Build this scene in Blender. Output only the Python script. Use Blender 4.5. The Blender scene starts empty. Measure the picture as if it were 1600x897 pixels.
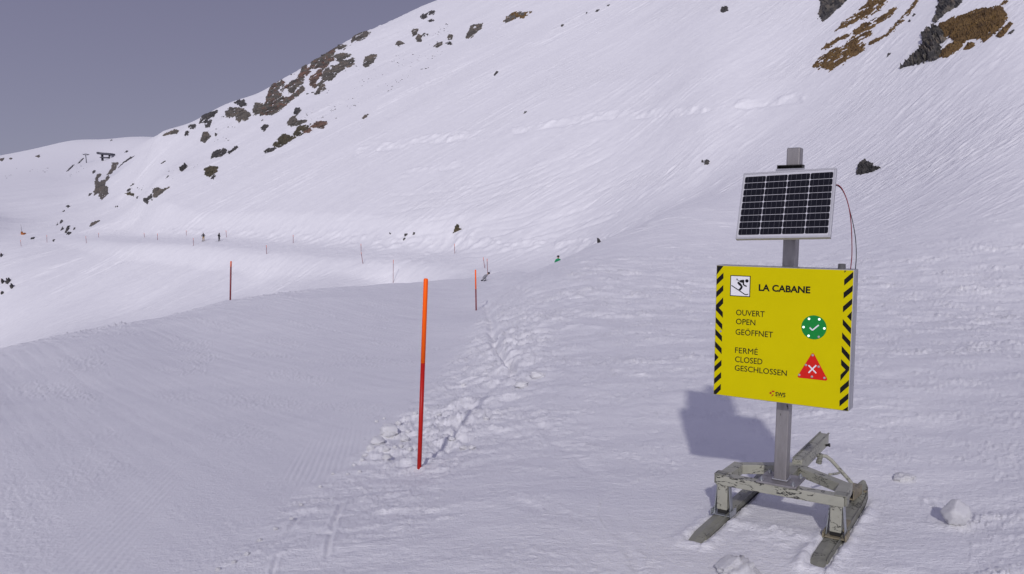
import bpy, bmesh, math, random
import numpy as np
from mathutils import Vector, Matrix

random.seed(7)
R = math.radians
scene = bpy.context.scene
COL = scene.collection

# ------------------------------------------------------------------ camera
FPX = 1244.0                                   # focal length in photograph pixels (1600 wide)
PITCH = math.atan(98.5 / FPX)
cam_d = bpy.data.cameras.new('camera')
cam_d.lens = 28.0 * FPX / 1244.44
cam_d.sensor_width = 36.0
cam_d.clip_start = 0.05
cam_d.clip_end = 20000
cam = bpy.data.objects.new('camera', cam_d)
COL.objects.link(cam)
cam.location = (0, 0, 0)
cam.rotation_euler = (math.pi / 2 - PITCH, 0, 0)
scene.camera = cam

# ------------------------------------------------------------------ sky, sun, exposure
SUN_EL, SUN_AZ = R(28.0), R(188.0)             # azimuth of the sun, clockwise from straight ahead
w = bpy.data.worlds.new('World')
scene.world = w
w.use_nodes = True
nt = w.node_tree
nt.nodes.clear()
n_out = nt.nodes.new('ShaderNodeOutputWorld')
n_bg = nt.nodes.new('ShaderNodeBackground')
n_sky = nt.nodes.new('ShaderNodeTexSky')
n_sky.sky_type = 'NISHITA'
n_sky.sun_disc = False
n_sky.sun_elevation = SUN_EL
n_sky.sun_rotation = SUN_AZ
n_sky.altitude = 2400
n_sky.air_density = 1.0
n_sky.dust_density = 1.0
n_hs = nt.nodes.new('ShaderNodeHueSaturation')
n_hs.inputs['Saturation'].default_value = 0.30
n_mix = nt.nodes.new('ShaderNodeMix')
n_mix.data_type = 'RGBA'
n_mix.inputs[0].default_value = 0.80
n_tc = nt.nodes.new('ShaderNodeTexCoord')
n_sx = nt.nodes.new('ShaderNodeSeparateXYZ')
nt.links.new(n_tc.outputs['Generated'], n_sx.inputs[0])
n_mr = nt.nodes.new('ShaderNodeMapRange')              # thin high overcast, brighter towards the sun's side
n_mr.inputs['From Min'].default_value = -1.0
n_mr.inputs['From Max'].default_value = 1.0
n_mr.inputs['To Min'].default_value = 0.0
n_mr.inputs['To Max'].default_value = 1.0
nt.links.new(n_sx.outputs['Y'], n_mr.inputs['Value'])
n_oc = nt.nodes.new('ShaderNodeMix'); n_oc.data_type = 'RGBA'
n_oc.inputs[6].default_value = (3.45, 3.35, 5.25, 1)
n_oc.inputs[7].default_value = (0.97, 0.88, 1.84, 1)
nt.links.new(n_mr.outputs[0], n_oc.inputs[0])
nt.links.new(n_oc.outputs[2], n_mix.inputs[7])
n_bg.inputs['Strength'].default_value = 0.10
nt.links.new(n_sky.outputs[0], n_hs.inputs['Color'])
nt.links.new(n_hs.outputs[0], n_mix.inputs[6])
nt.links.new(n_mix.outputs[2], n_bg.inputs['Color'])
nt.links.new(n_bg.outputs[0], n_out.inputs['Surface'])

sun_d = bpy.data.lights.new('sun', 'SUN')
sun_d.energy = 1.85
sun_d.angle = R(1.5)
sun_d.color = (1.0, 0.955, 0.945)
sun = bpy.data.objects.new('sun', sun_d)
COL.objects.link(sun)
sdir = Vector((math.sin(SUN_AZ) * math.cos(SUN_EL), math.cos(SUN_AZ) * math.cos(SUN_EL), math.sin(SUN_EL)))
sun.rotation_euler = sdir.to_track_quat('Z', 'Y').to_euler()
sun.location = (-20, -60, 40)

vs = scene.view_settings
vs.view_transform = 'Standard'
vs.look = 'None'
vs.exposure = 0.13
vs.gamma = 1.0
vs.use_curve_mapping = False

# ------------------------------------------------------------------ helpers
def tag(o, label=None, cat=None, group=None, kind=None):
    if label: o['label'] = label
    if cat: o['category'] = cat
    if group: o['group'] = group
    if kind: o['kind'] = kind
    return o

class MB:
    """collects shapes, then links them as one mesh object"""
    def __init__(s):
        s.v, s.f, s.m = [], [], []
    def add(s, verts, faces, mi=0):
        n = len(s.v)
        s.v += [tuple(p) for p in verts]
        s.f += [tuple(i + n for i in fc) for fc in faces]
        s.m += [mi] * len(faces)
    def box(s, x0, x1, y0, y1, z0, z1, mi=0):
        s.add([(x0,y0,z0),(x1,y0,z0),(x1,y1,z0),(x0,y1,z0),(x0,y0,z1),(x1,y0,z1),(x1,y1,z1),(x0,y1,z1)],
              [(0,3,2,1),(4,5,6,7),(0,1,5,4),(1,2,6,5),(2,3,7,6),(3,0,4,7)], mi)
    def bar(s, a, b, wdt, hgt, up=(0,0,1), mi=0, w2=None, h2=None):
        a, b = Vector(a), Vector(b)
        d = (b - a).normalized()
        sx = d.cross(Vector(up)).normalized()
        sz = sx.cross(d).normalized()
        w2 = wdt if w2 is None else w2
        h2 = hgt if h2 is None else h2
        vv = []
        for p, ww, hh in ((a, wdt, hgt), (b, w2, h2)):
            for i, j in ((-1,-1),(1,-1),(1,1),(-1,1)):
                vv.append(p + sx * (i * ww / 2) + sz * (j * hh / 2))
        s.add(vv, [(0,1,2,3),(7,6,5,4),(0,4,5,1),(1,5,6,2),(2,6,7,3),(3,7,4,0)], mi)
    def tube(s, pts, rad, n=10, mi=0):
        pts = [Vector(p) for p in pts]
        rads = rad if isinstance(rad, (list, tuple)) else [rad] * len(pts)
        vv, ff = [], []
        up = Vector((0.3, 0.2, 0.93))
        for i, p in enumerate(pts):
            d = (pts[min(i+1, len(pts)-1)] - pts[max(i-1, 0)]).normalized()
            sx = d.cross(up)
            if sx.length < 1e-3: sx = d.cross(Vector((1,0,0)))
            sx.normalize()
            sy = d.cross(sx)
            for k in range(n):
                a = 2 * math.pi * k / n
                vv.append(p + (sx * math.cos(a) + sy * math.sin(a)) * rads[i])
        for i in range(len(pts) - 1):
            for k in range(n):
                k2 = (k + 1) % n
                ff.append((i*n+k, i*n+k2, (i+1)*n+k2, (i+1)*n+k))
        ff.append(tuple(range(n-1, -1, -1)))
        ff.append(tuple((len(pts)-1)*n + k for k in range(n)))
        s.add(vv, ff, mi)
    def prism(s, poly, z0, z1, mi=0, plane='xz'):
        """flat polygon in x,z (local sign plane) given a thickness along y from z0 to z1"""
        n = len(poly)
        vv = [(p[0], z0, p[1]) for p in poly] + [(p[0], z1, p[1]) for p in poly]
        ff = [tuple(range(n)), tuple(range(2*n-1, n-1, -1))]
        for i in range(n):
            j = (i + 1) % n
            ff.append((i, i+n, j+n, j))
        s.add(vv, ff, mi)
    def build(s, name, mats, parent=None, smooth=False, bevel=0, fix=True):
        me = bpy.data.meshes.new(name)
        me.from_pydata(s.v, [], s.f)
        mats = mats if isinstance(mats, (list, tuple)) else [mats]
        for m in mats: me.materials.append(m)
        me.polygons.foreach_set('material_index', s.m)
        if fix:
            bm = bmesh.new(); bm.from_mesh(me)
            bmesh.ops.recalc_face_normals(bm, faces=bm.faces)
            bm.to_mesh(me); bm.free()
        if smooth:
            me.polygons.foreach_set('use_smooth', [True] * len(me.polygons))
        o = bpy.data.objects.new(name, me)
        COL.objects.link(o)
        if parent: o.parent = parent
        if bevel:
            b = o.modifiers.new('bevel', 'BEVEL')
            b.width = bevel; b.segments = 2; b.limit_method = 'ANGLE'; b.angle_limit = R(35)
        return o

def empty(name, loc, rot=(0,0,0)):
    o = bpy.data.objects.new(name, None)
    COL.objects.link(o)
    o.location = loc
    o.rotation_euler = rot
    o.empty_display_size = 0.2
    return o

# ------------------------------------------------------------------ noise (numpy)
def _hash(ix, iy, seed):
    h = (ix.astype(np.int64) * 374761393 + iy.astype(np.int64) * 668265263 + seed * 974634777) & 0xFFFFFFFF
    h = ((h ^ (h >> 13)) * 1274126177) & 0xFFFFFFFF
    h = h ^ (h >> 16)
    return (h & 0xFFFF) / 65536.0 * (2 * np.pi)
def perlin(x, y, seed=0):
    x0 = np.floor(x); y0 = np.floor(y)
    fx = x - x0; fy = y - y0
    u = fx * fx * fx * (fx * (fx * 6 - 15) + 10)
    v = fy * fy * fy * (fy * (fy * 6 - 15) + 10)
    def g(dx, dy):
        a = _hash(x0 + dx, y0 + dy, seed)
        return np.cos(a) * (fx - dx) + np.sin(a) * (fy - dy)
    a = g(0,0); b = g(1,0); c = g(0,1); d = g(1,1)
    return 1.5 * ((a * (1-u) + b * u) * (1-v) + (c * (1-u) + d * u) * v)
def fbm(x, y, seed=0, o=3, gain=0.5):
    s = 0; a = 1.0; n = 0
    for i in range(o):
        s = s + a * perlin(x * 2**i + 13.7 * i, y * 2**i - 7.1 * i, seed + i)
        n += a; a *= gain
    return s / n
def billow(x, y, seed=0, o=3, gain=0.5):
    s = 0; a = 1.0; n = 0
    for i in range(o):
        s = s + a * np.abs(perlin(x * 2**i + 3.7 * i, y * 2**i - 9.1 * i, seed + i))
        n += a; a *= gain
    return s / n
def sstep(a, b, x):
    t = np.clip((x - a) / (b - a), 0, 1)
    return t * t * (3 - 2 * t)

# ------------------------------------------------------------------ terrain: control points read from the photograph, with distances
cp, sp = math.cos(PITCH), math.sin(PITCH)
def ray(px, py):
    px = np.asarray(px, float); py = np.asarray(py, float)
    a = (px - 800) / FPX; b = (448.5 - py) / FPX
    return np.stack(np.broadcast_arrays(a, cp + b * sp, -sp + b * cp), -1)
def at(px, py, D):
    r = ray(px, py)
    return r * (D / r[..., 1])[..., None] if r.ndim > 1 else r * (D / r[1])
def to_px(x, y, z):
    d = y * cp - z * sp
    return 800 + FPX * x / d, 448.5 - FPX * (y * sp + z * cp) / d

Z0 = -1.82
CP = []
def c(px, py, D): CP.append(tuple(at(px, py, D)))
def cz(px, py, z):
    r = ray(px, py); CP.append(tuple(r * (z / r[2])))
def cw(x, y, z): CP.append((x, y, z))
HA, HB, HC = 41.0, 0.38, 0.40                  # the hillside's mean plane: z = HB x + HC y - HA
def ch(px, py, k=1.0):
    r = ray(px, py); u = r[0] / r[1]; t = r[2] / r[1]
    c(px, py, k * HA / (HC + HB * u - t))
# foreground
cz(800, 897, -1.82); cz(1100, 880, -1.86); cz(1350, 890, -1.87); cz(1600, 890, -1.85)
cw(1.68, 4.83, -1.87); cw(1.4, 4.5, -1.865); cw(2.0, 5.2, -1.875)
cz(600, 897, -1.86); cz(450, 897, -1.93); cz(300, 897, -2.03); cz(0, 897, -2.2); cz(-400, 897, -2.5)
cz(655, 731, -2.08); cz(560, 780, -2.0); cz(800, 700, -1.98); cz(950, 720, -1.92); cz(1150, 690, -1.90)
cz(0, 700, -2.45); cz(300, 700, -2.33); cz(480, 720, -2.22); cz(1500, 800, -1.86); cz(1500, 690, -1.83)
cz(0, 600, -2.8); cz(300, 600, -2.68); cz(500, 600, -2.6); cz(620, 640, -2.33); cz(690, 585, -2.45)
cz(300, 530, -3.0); cz(500, 520, -2.95); cz(650, 520, -2.95); cz(720, 530, -2.75)
cz(780, 560, -2.22); cz(800, 620, -2.05); cz(900, 600, -1.95); cz(1100, 600, -1.86); cz(1350, 600, -1.78); cz(1600, 600, -1.72)
cz(850, 500, -2.15); cz(1000, 500, -2.0); cz(1200, 500, -1.95); cz(1400, 500, -1.9); cz(1600, 520, -1.85)
# piste further off, its far edge, hidden ground behind that edge
c(650, 470, 34); c(500, 470, 30); c(745, 485, 31); c(700, 450, 50)
EDGE = [(-300, 600, 13), (0, 545, 20), (100, 524, 23), (200, 505, 26), (300, 485, 31), (360, 470, 34), (500, 453, 44), (615, 443, 55), (690, 440, 60), (750, 437, 63)]
for px, py, D in EDGE: c(px, py, D)
for px, py, D in EDGE[:8]:
    c(px, py + 14, D * 1.22); c(px, py + 32, D * 1.7)
c(0, 590, 60); c(0, 570, 95); c(-300, 640, 60); c(200, 535, 75); c(360, 495, 80); c(500, 470, 84)
c(660, 446, 74); c(750, 434, 76)
# hillside below the road
for px in (0, 200, 400, 600):
    for py in (380, 420, 450, 480, 520):
        if py < {0: 530, 200: 500, 400: 455, 600: 436}[px]: ch(px, py)
ch(-300, 420); ch(-300, 500)
# the road bench is cut into it further down; hump in the middle and what lies behind it
c(850, 432, 30); c(800, 440, 42); c(800, 424, 66); c(800, 412, 88); c(745, 424, 90)
c(872, 409, 46); c(935, 379, 51); c(1000, 351, 57); c(1060, 326, 64)
c(872, 428, 62); c(872, 431, 75); c(940, 392, 72); c(1000, 357, 74)
c(980, 420, 30); c(980, 385, 42)
for px, lst in {
    1200: [(450, 25), (400, 37), (350, 54), (300, 69), (250, 83), (180, 101), (100, 121), (0, 157), (-150, 235)],
    1400: [(450, 23), (400, 31), (350, 42), (300, 52), (250, 62), (180, 76), (100, 92), (0, 118), (-150, 178)],
    1600: [(460, 21), (400, 28), (350, 34), (300, 40), (250, 47), (180, 57), (100, 70), (0, 88), (-150, 130)],
    2000: [(500, 17), (400, 24), (300, 33), (180, 46), (0, 70)]}.items():
    for py, D in lst: c(px, py, D)
# main face
for px in (480, 600, 720, 860, 1000, 1100):
    for py in (370, 330, 280, 220, 150, 80, 0):
        sky = np.interp(px, [300, 350, 400, 440, 500, 550, 600, 650, 690], [192, 165, 148, 125, 90, 60, 38, 14, 0])
        if px >= 1000 and py > 300: continue
        if py > sky + 20 or px > 690:
            ch(px, py, 0.95 if px == 1100 else 1.0)
for px in (1000, 1100): ch(px, -110)
for px in (240, 300, 360, 420):
    for py in (360, 330, 290, 250, 220): 
        if py > {240: 262, 300: 235, 360: 185, 420: 160}[px]: ch(px, py)
RIDGE = [(245, 211.5), (262, 208), (282, 201), (300, 192), (325, 178), (350, 165), (375, 156), (400, 148), (440, 125), (470, 108), (500, 90), (550, 60), (600, 38), (650, 14), (690, -2), (740, -19), (800, -36), (880, -60)]
for px, py in RIDGE:
    ch(px, py)
    r = ray(px, py); D = HA / (HC + HB * r[0] / r[1] - r[2] / r[1])
    if px < 300: c(px, py + 12, D * 1.3); c(px, py + 14, D * 2.0)
    else: c(px, py + 22, D * 1.18); c(px, py + 90, D * 1.9)
# far left: rolling snowfields and the distant crest
for px, lst in {
    -300: [(380, 230), (350, 400), (300, 800), (270, 1100)],
    0: [(360, 255), (340, 340), (310, 450), (285, 620), (265, 820), (243, 1100)],
    60: [(360, 255), (340, 330), (310, 430), (280, 620), (255, 850), (231, 1120)],
    115: [(355, 250), (330, 330), (300, 450), (275, 640), (250, 860), (219, 1150)],
    165: [(350, 230), (320, 300), (285, 430), (262, 640), (246, 850), (218, 1150)],
    215: [(345, 215), (310, 260), (275, 340), (250, 460), (232, 700), (214, 1100)]}.items():
    for py, D in lst: c(px, py, D)
for px, py, D in [(-300, 270, 1100), (0, 243, 1100), (60, 231, 1120), (115, 219, 1150), (165, 218, 1150), (215, 214, 1100), (240, 214, 1000), (265, 217, 1000)]:
    c(px, py + 16, D * 1.25); c(px, py + 60, D * 2.2)
    if px > 220: c(px, py, D)
# round the back
for a in range(60, 301, 30):
    for rr in (3.0, 12.0, 60.0, 400.0):
        s = {60: 0.35, 90: 0.3, 120: 0.2, 150: 0.05, 180: 0.0, 210: -0.05, 240: -0.1, 270: -0.12, 300: -0.12}[a]
        CP.append((rr * math.sin(R(a)), rr * math.cos(R(a)), Z0 + s * rr * (rr / (rr + 20))))
for a in range(0, 360, 60): CP.append((1.2 * math.sin(R(a)), 1.2 * math.cos(R(a)), Z0))

CP = np.array(CP)
AL = 3.2
def uv(th, lr): return np.stack([th * AL, lr], -1)
cth = np.arctan2(CP[:, 0], CP[:, 1]); crr = np.hypot(CP[:, 0], CP[:, 1])
back = np.abs(cth) > R(100)                    # repeat the back points across the seam
eth = np.concatenate([cth, cth[back] - np.sign(cth[back]) * 2 * np.pi])
err_ = np.concatenate([crr, crr[back]])
ez = np.concatenate([CP[:, 2], CP[back, 2]])
Kp = uv(eth, np.log(err_))
Kv = (ez - Z0) / err_
def phi(d2): return 0.5 * d2 * np.log(d2 + 1e-12)
N = len(Kp)
A = np.zeros((N + 3, N + 3))
A[:N, :N] = phi(((Kp[:, None] - Kp[None]) ** 2).sum(-1)) + np.eye(N) * 2e-4
A[:N, N] = 1; A[:N, N+1:] = Kp
A[N:, :N] = A[:N, N:].T
sol = np.linalg.solve(A, np.concatenate([Kv, np.zeros(3)]))
def base_s(th, lr):
    q = uv(th, lr).reshape(-1, 2)
    out = np.empty(len(q))
    for i in range(0, len(q), 20000):
        b = q[i:i+20000]
        d2 = (b[:, 0:1] - Kp[None, :, 0]) ** 2 + (b[:, 1:2] - Kp[None, :, 1]) ** 2
        out[i:i+20000] = phi(d2) @ sol[:N] + sol[N] + b @ sol[N+1:]
    return out.reshape(np.shape(th))

# the mesh grid: polar, fine in front
thF = np.linspace(R(-37), R(37), 1000)
side = []
a, st = R(37), R(0.08)
while a + st < math.pi - 0.02:
    st = min(st * 1.12, R(4)); a += st; side.append(a)
side = np.array([s for s in side if s < math.pi - 0.03])
TH = np.concatenate([-side[::-1], thF, side])
LR = np.concatenate([np.linspace(math.log(0.5), math.log(3.2), 40)[:-1], np.linspace(math.log(3.2), math.log(40), 470)[:-1], np.linspace(math.log(40), math.log(360), 740)[:-1], np.linspace(math.log(360), math.log(700), 110)[:-1], np.linspace(math.log(700), math.log(3200), 120)])
nT, nL = len(TH), len(LR)
# base surface on a half-resolution lattice, then bilinear
cT = np.linspace(TH[0], TH[-1], 40); 
gTh = np.unique(np.concatenate([TH[::4], TH[-1:]])); gLr = np.unique(np.concatenate([LR[::3], LR[-1:]]))
gs = base_s(*np.meshgrid(gTh, gLr, indexing='ij'))
def interp2(gx, gy, G, x, y):
    i = np.clip(np.searchsorted(gx, x) - 1, 0, len(gx) - 2); j = np.clip(np.searchsorted(gy, y) - 1, 0, len(gy) - 2)
    fx = np.clip((x - gx[i]) / (gx[i+1] - gx[i]), 0, 1); fy = np.clip((y - gy[j]) / (gy[j+1] - gy[j]), 0, 1)
    return (G[i, j] * (1-fx) + G[i+1, j] * fx) * (1-fy) + (G[i, j+1] * (1-fx) + G[i+1, j+1] * fx) * fy
tt, ll = np.meshgrid(TH, LR, indexing='ij')
S = interp2(gTh, gLr, gs, tt, ll)
rr = np.exp(ll)
X = rr * np.sin(tt); Y = rr * np.cos(tt); Z = Z0 + S * rr
front = (np.abs(tt) < R(50))
D = np.maximum(Y, 0.3)
BPX, BPY = to_px(X, D, Z)                      # where the smooth ground lies, used only to place its features
BPX = np.where(front, BPX, 99999 * np.sign(tt)); 

def poly_sd(px, py, poly):
    """signed distance, positive inside"""
    P = np.array(poly, float); d2 = np.full(px.shape, 1e18); ins = np.zeros(px.shape, bool)
    n = len(P)
    for i in range(n):
        a, b = P[i], P[(i+1) % n]
        ex, ey = b - a
        t = np.clip(((px - a[0]) * ex + (py - a[1]) * ey) / (ex * ex + ey * ey + 1e-12), 0, 1)
        d2 = np.minimum(d2, (px - a[0] - t * ex) ** 2 + (py - a[1] - t * ey) ** 2)
        cnd = ((a[1] > py) != (b[1] > py))
        with np.errstate(divide='ignore', invalid='ignore'):
            xi = a[0] + (py - a[1]) / (ey if abs(ey) > 1e-12 else 1e-12) * ex
        ins ^= cnd & (px < xi)
    return np.where(ins, 1, -1) * np.sqrt(d2)
def line_d(px, py, pts):
    P = np.array(pts, float); d2 = np.full(px.shape, 1e18)
    for i in range(len(P) - 1):
        a, b = P[i], P[i+1]; ex, ey = b - a
        t = np.clip(((px - a[0]) * ex + (py - a[1]) * ey) / (ex * ex + ey * ey), 0, 1)
        d2 = np.minimum(d2, (px - a[0] - t * ex) ** 2 + (py - a[1] - t * ey) ** 2)
    return np.sqrt(d2)

# --- the road bench, in plan
road_px = [(-60, 366, 225), (40, 366, 215), (150, 371, 190), (240, 375, 172), (330, 377.5, 152), (440, 387, 131), (560, 396, 116), (660, 402.5, 106), (760, 409, 97), (860, 412, 90)]
T = Z / rr
def hit(px, py):
    """first point of the ground seen along a photograph pixel"""
    px = np.atleast_1d(np.asarray(px, float)); py = np.atleast_1d(np.asarray(py, float))
    r = ray(px, py); th = np.arctan2(r[:, 0], r[:, 1]); t = r[:, 2] / np.hypot(r[:, 0], r[:, 1])
    out = np.zeros((len(px), 3))
    for i0 in range(0, len(px), 2000):
        s_ = slice(i0, i0 + 2000)
        i = np.clip(np.searchsorted(TH, th[s_]) - 1, 0, nT - 2); fx = (th[s_] - TH[i]) / (TH[i+1] - TH[i])
        col = T[i] * (1 - fx)[:, None] + T[i+1] * fx[:, None]
        col[:, :30] = -9
        m = col >= t[s_][:, None]
        j = np.argmax(m, 1); none = ~m.any(1)
        # seen against the sky: fall back on the crest of that column
        jc = np.argmax(np.where(LR[None] > math.log(150), col, -9), 1)
        j = np.where(none, jc, j); j = np.maximum(j, 1)
        k = np.arange(len(j)); c0 = col[k, j-1]; c1 = col[k, j]
        f = np.clip((t[s_] - c0) / np.where(np.abs(c1 - c0) < 1e-9, 1e-9, c1 - c0), 0, 1); f = np.where(none, 1, f)
        lr = LR[j-1] + f * (LR[j] - LR[j-1]); q = np.exp(lr); tv = c0 + f * (c1 - c0)
        out[s_] = np.stack([q * np.sin(th[s_]), q * np.cos(th[s_]), tv * q], -1)
    return out
RP = hit([p[0] for p in road_px], [p[1] for p in road_px])
far = (ll > math.log(80)) & (ll < math.log(260)) & front
fx_, fy_, fz_ = X[far], Y[far], Z[far]
bd = np.full(fx_.shape, 1e9); bz = np.zeros(fx_.shape); bs = np.zeros(fx_.shape)
for i in range(len(RP) - 1):
    a, b = RP[i], RP[i+1]; e = b - a; L2 = e[0]**2 + e[1]**2
    t = np.clip(((fx_ - a[0]) * e[0] + (fy_ - a[1]) * e[1]) / L2, 0, 1)
    dx = fx_ - a[0] - t * e[0]; dy = fy_ - a[1] - t * e[1]; d = np.hypot(dx, dy)
    sg = np.sign(dx * e[1] - dy * e[0]) * -1     # positive on the uphill side
    m = d < bd
    bd = np.where(m, d, bd); bz = np.where(m, a[2] + t * e[2], bz); bs = np.where(m, sg, bs)
hw = 2.4
wgt = 1 - sstep(hw - 0.8, np.where(bs > 0, hw + 8, hw + 5), bd)
wgt *= 1 - sstep(690, 790, to_px(fx_, fy_, fz_)[0])
Z[far] = fz_ * (1 - wgt) + (bz + 0.20 * bs * bd) * wgt
ROAD = np.zeros_like(Z); ROAD[far] = wgt
SHO = np.zeros_like(Z); SHO[far] = np.exp(-((bd - hw - 2.5) / 2.0) ** 2) * (bs > 0)
BPX, BPY = to_px(X, D, Z); BPX = np.where(front, BPX, 99999 * np.sign(tt))

# --- masks
PISTE = [(-900, 900), (-900, 700), (-300, 600), (0, 545), (200, 505), (360, 470), (500, 453), (615, 443), (752, 436), (762, 455), (757, 475), (752, 500), (728, 530), (690, 580), (640, 640), (585, 690), (530, 735), (450, 790), (390, 835), (320, 885), (200, 1000), (-900, 3000)]
near = (ll < math.log(85)) & front
sd = np.full(Z.shape, -1e3)
wob = 14 * fbm(X[near] / 0.6, Y[near] / 0.6, 91, 2) * np.clip(BPY[near] / 600, .3, 1.4)
sd[near] = poly_sd(BPX[near], BPY[near], PISTE) + wob
mP = sstep(-6, 10, sd) * near                                   # groomed run
band = np.exp(-((sd + 60) / 70) ** 2) * sstep(4, -16, sd) * near * (BPX > 250)      # rough berm on its right side
band *= sstep(430, 470, BPY) * (1 - .62 * sstep(715, 770, BPY)) * (1 - 0.55 * sstep(760, 860, BPY))
hill = sstep(math.log(26), math.log(60), ll) * (1 - mP) * (1 - ROAD)
hill = np.where(front, hill, sstep(math.log(26), math.log(60), ll))
mR = (1 - mP) * (1 - hill)                                      # trodden and wind-worked snow round the sign

dZ = np.zeros_like(Z)
# long gentle undulation
dZ += mR * (0.05 * fbm(X / 1.6, Y / 1.6, 3, 3) * np.clip(rr / 8, 0.4, 2.5))
dZ += mR * (0.014 * fbm(X / 0.75, Y / 0.42, 5, 3))
# scalloped crust: flat lenses, longer across than along
wxx = X + 0.35 * fbm(X / 1.1, Y / 1.1, 7, 2); wyy = Y + 0.25 * fbm(X / 0.9, Y / 0.9, 8, 2)
cr = billow(wxx / 0.42 + 0.3 * Y, wyy / 0.15, 9, 4, .65)
patch = sstep(-0.15, 0.35, fbm(X / 1.3, Y / 0.9, 17, 2))
dZ += mR * (0.009 * (0.28 - cr)) * (0.1 + 0.9 * patch) * np.clip(rr / 7, 0.6, 3)
fine = sstep(-0.1, 0.3, fbm(X / 0.7, Y / 0.5, 19, 2))
flk = fbm(X / 0.075 + .4 * Y, Y / 0.034, 21, 3, .65)
dZ += mR * (0.007 * flk + 0.020 * np.maximum(0, flk - 0.14)) * (0.25 + 0.75 * fine) * np.clip(rr / 5, 0.8, 4)
calm = 0.25 + 0.75 * sstep(-.25, .25, fbm(X / 2.9 + 5, Y / 2.6, 29, 3))
wsp = fbm(wxx / 0.9 + .35 * wyy, wyy / 0.24, 25, 7, .78)
dZ += mR * calm * (0.040 * wsp + 0.08 * np.maximum(0, wsp - .08)) * (0.25 + 0.75 * sstep(-.2, .3, fbm(X / 2.3, Y / 1.7, 27, 2))) * np.clip(rr / 8, 0.5, 4)
dZ += mR * 0.011 * sstep(0.1, 0.5, fbm(X / 1.1 + Y / 3, Y / 0.8, 23, 3)) * np.clip(rr / 8, 0.5, 3)
# berm lumps
lump = np.maximum(0, fbm(X / 0.85, Y / 0.6, 31, 7, 0.74) + 0.10)
lump2 = np.maximum(0, fbm(X / 0.16, Y / 0.13, 37, 4, 0.7)) * sstep(-.1, .3, fbm(X / 0.6, Y / 0.6, 39, 2))
hot = np.exp(-((BPX - 640) / 90) ** 2 - ((BPY - 670) / 45) ** 2) + 0.8 * np.exp(-((BPX - 800) / 70) ** 2 - ((BPY - 545) / 50) ** 2) + 0.7 * np.exp(-((BPX - 820) / 90) ** 2 - ((BPY - 655) / 14) ** 2)
dZ += near * (1 - mP) * (band * (0.15 * lump + 0.03 * lump2) + 0.14 * hot * (lump + 0.6 * lump2))
# a cut edge in the berm beyond the marker pole, and the one running beside its shadow
for pts, amp, wd in (([(762, 478), (770, 520), (775, 545), (800, 575)], 0.26, 12), ([(800, 585), (760, 610), (720, 660), (700, 700)], 0.06, 9)):
    q = near & (BPY > 440)
    dd = line_d(BPX[q], BPY[q], pts)
    dZ[q] -= amp * np.exp(-(dd / (wd * 0.6)) ** 2) * 0.6 * (1 + 0.5 * fbm(X[q] / 0.3, Y[q] / 0.3, 43, 2))
# ski and skidoo tracks across the crust in front
for pts, amp, wd in (([(1080, 897), (1130, 850)], 0.0, 8), ([(820, 640), (930, 740), (1000, 897)], 0.018, 14), ([(700, 760), (860, 800), (1000, 850)], 0.012, 10), ([(505, 897), (520, 820), (545, 760)], 0.02, 6), ([(425, 897), (440, 850), (470, 800)], 0.018, 6), ([(1430, 760), (1500, 840), (1560, 897)], 0.012, 5), ([(1300, 570), (1450, 600), (1600, 610)], 0.02, 7)):
    q = near & (BPY > 560)
    dd = line_d(BPX[q], BPY[q], pts)
    dZ[q] += 0.45 * amp * (np.exp(-((dd - wd) / (0.6 * wd)) ** 2) - 1.2 * np.exp(-(dd / (0.7 * wd)) ** 2)) * sstep(-0.25, 0.3, fbm(X[q] / 0.5, Y[q] / 0.5, 141, 3))
# dragged snow under the sled
q = (np.hypot(X - 1.66, (Y - 4.95)) < 1.1) & front
dZ[q] *= 0.45
dZ[q] += 0.030 * np.exp(-((X[q] - 1.62) ** 2 + (Y[q] - 4.62) ** 2) / 0.06) * np.maximum(0, fbm(X[q] / 0.16, Y[q] / 0.10, 53, 3) + .25)
# snow packed up along the runners
YW = R(-33.6); lx = (X - 1.594) * math.cos(YW) + (Y - 4.7) * math.sin(YW); ly = -(X - 1.594) * math.sin(YW) + (Y - 4.7) * math.cos(YW)
for xc in (-.35, .325):
    dd = np.abs(lx - xc); al_ = sstep(-.60, -.40, ly) * (1 - sstep(.75, 1.0, ly)) * front
    nz_ = np.maximum(0.1, 0.55 + 1.3 * fbm(X / .14, Y / .14, 161, 3))
    dZ += front * 0.030 * np.exp(-(dd / .10) ** 2 - ((ly + (.44 if xc < 0 else .39) + .02) / .05) ** 2)
    dZ += al_ * 0.028 * nz_ * np.exp(-((dd - .085) / .035) ** 2) - al_ * 0.012 * (dd < .06)
dZ += front * 0.055 * np.exp(-((lx) / .22) ** 2 - ((ly - .02) / .09) ** 2) * np.maximum(0, fbm(X / .13, Y / .10, 163, 4, .6) + .2)
# groomed run: corduroy close by, scraped grain, long faint skid lines
ca = R(-9); ux = X * math.cos(ca) - Y * math.sin(ca); uy = X * math.sin(ca) + Y * math.cos(ca)
cord = np.sin(ux / 0.055 * 2 * np.pi + 1.5 * fbm(X / 1.2, Y / 1.2, 61, 2))
cfade = sstep(0.0, 0.25, fbm(ux / 0.9, uy / 4.0, 63, 2) + 0.05) * (0.15 + 0.85 * np.exp(-((sd - 60) / 90) ** 2)) * (1 - sstep(6.5, 10, rr))
dZ += mP * 0.0032 * cord * cfade
dZ += mP * 0.05 * fbm(X / 3.5, Y / 6, 65, 2) * np.clip(rr / 12, 0.3, 1.6)
ga = R(-38); gx = X * math.cos(ga) - Y * math.sin(ga); gy = X * math.sin(ga) + Y * math.cos(ga)
dZ += mP * 0.005 * fbm(gx / 0.22, gy / 5.0, 67, 3) * np.clip(rr / 9, 0.5, 4)
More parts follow.
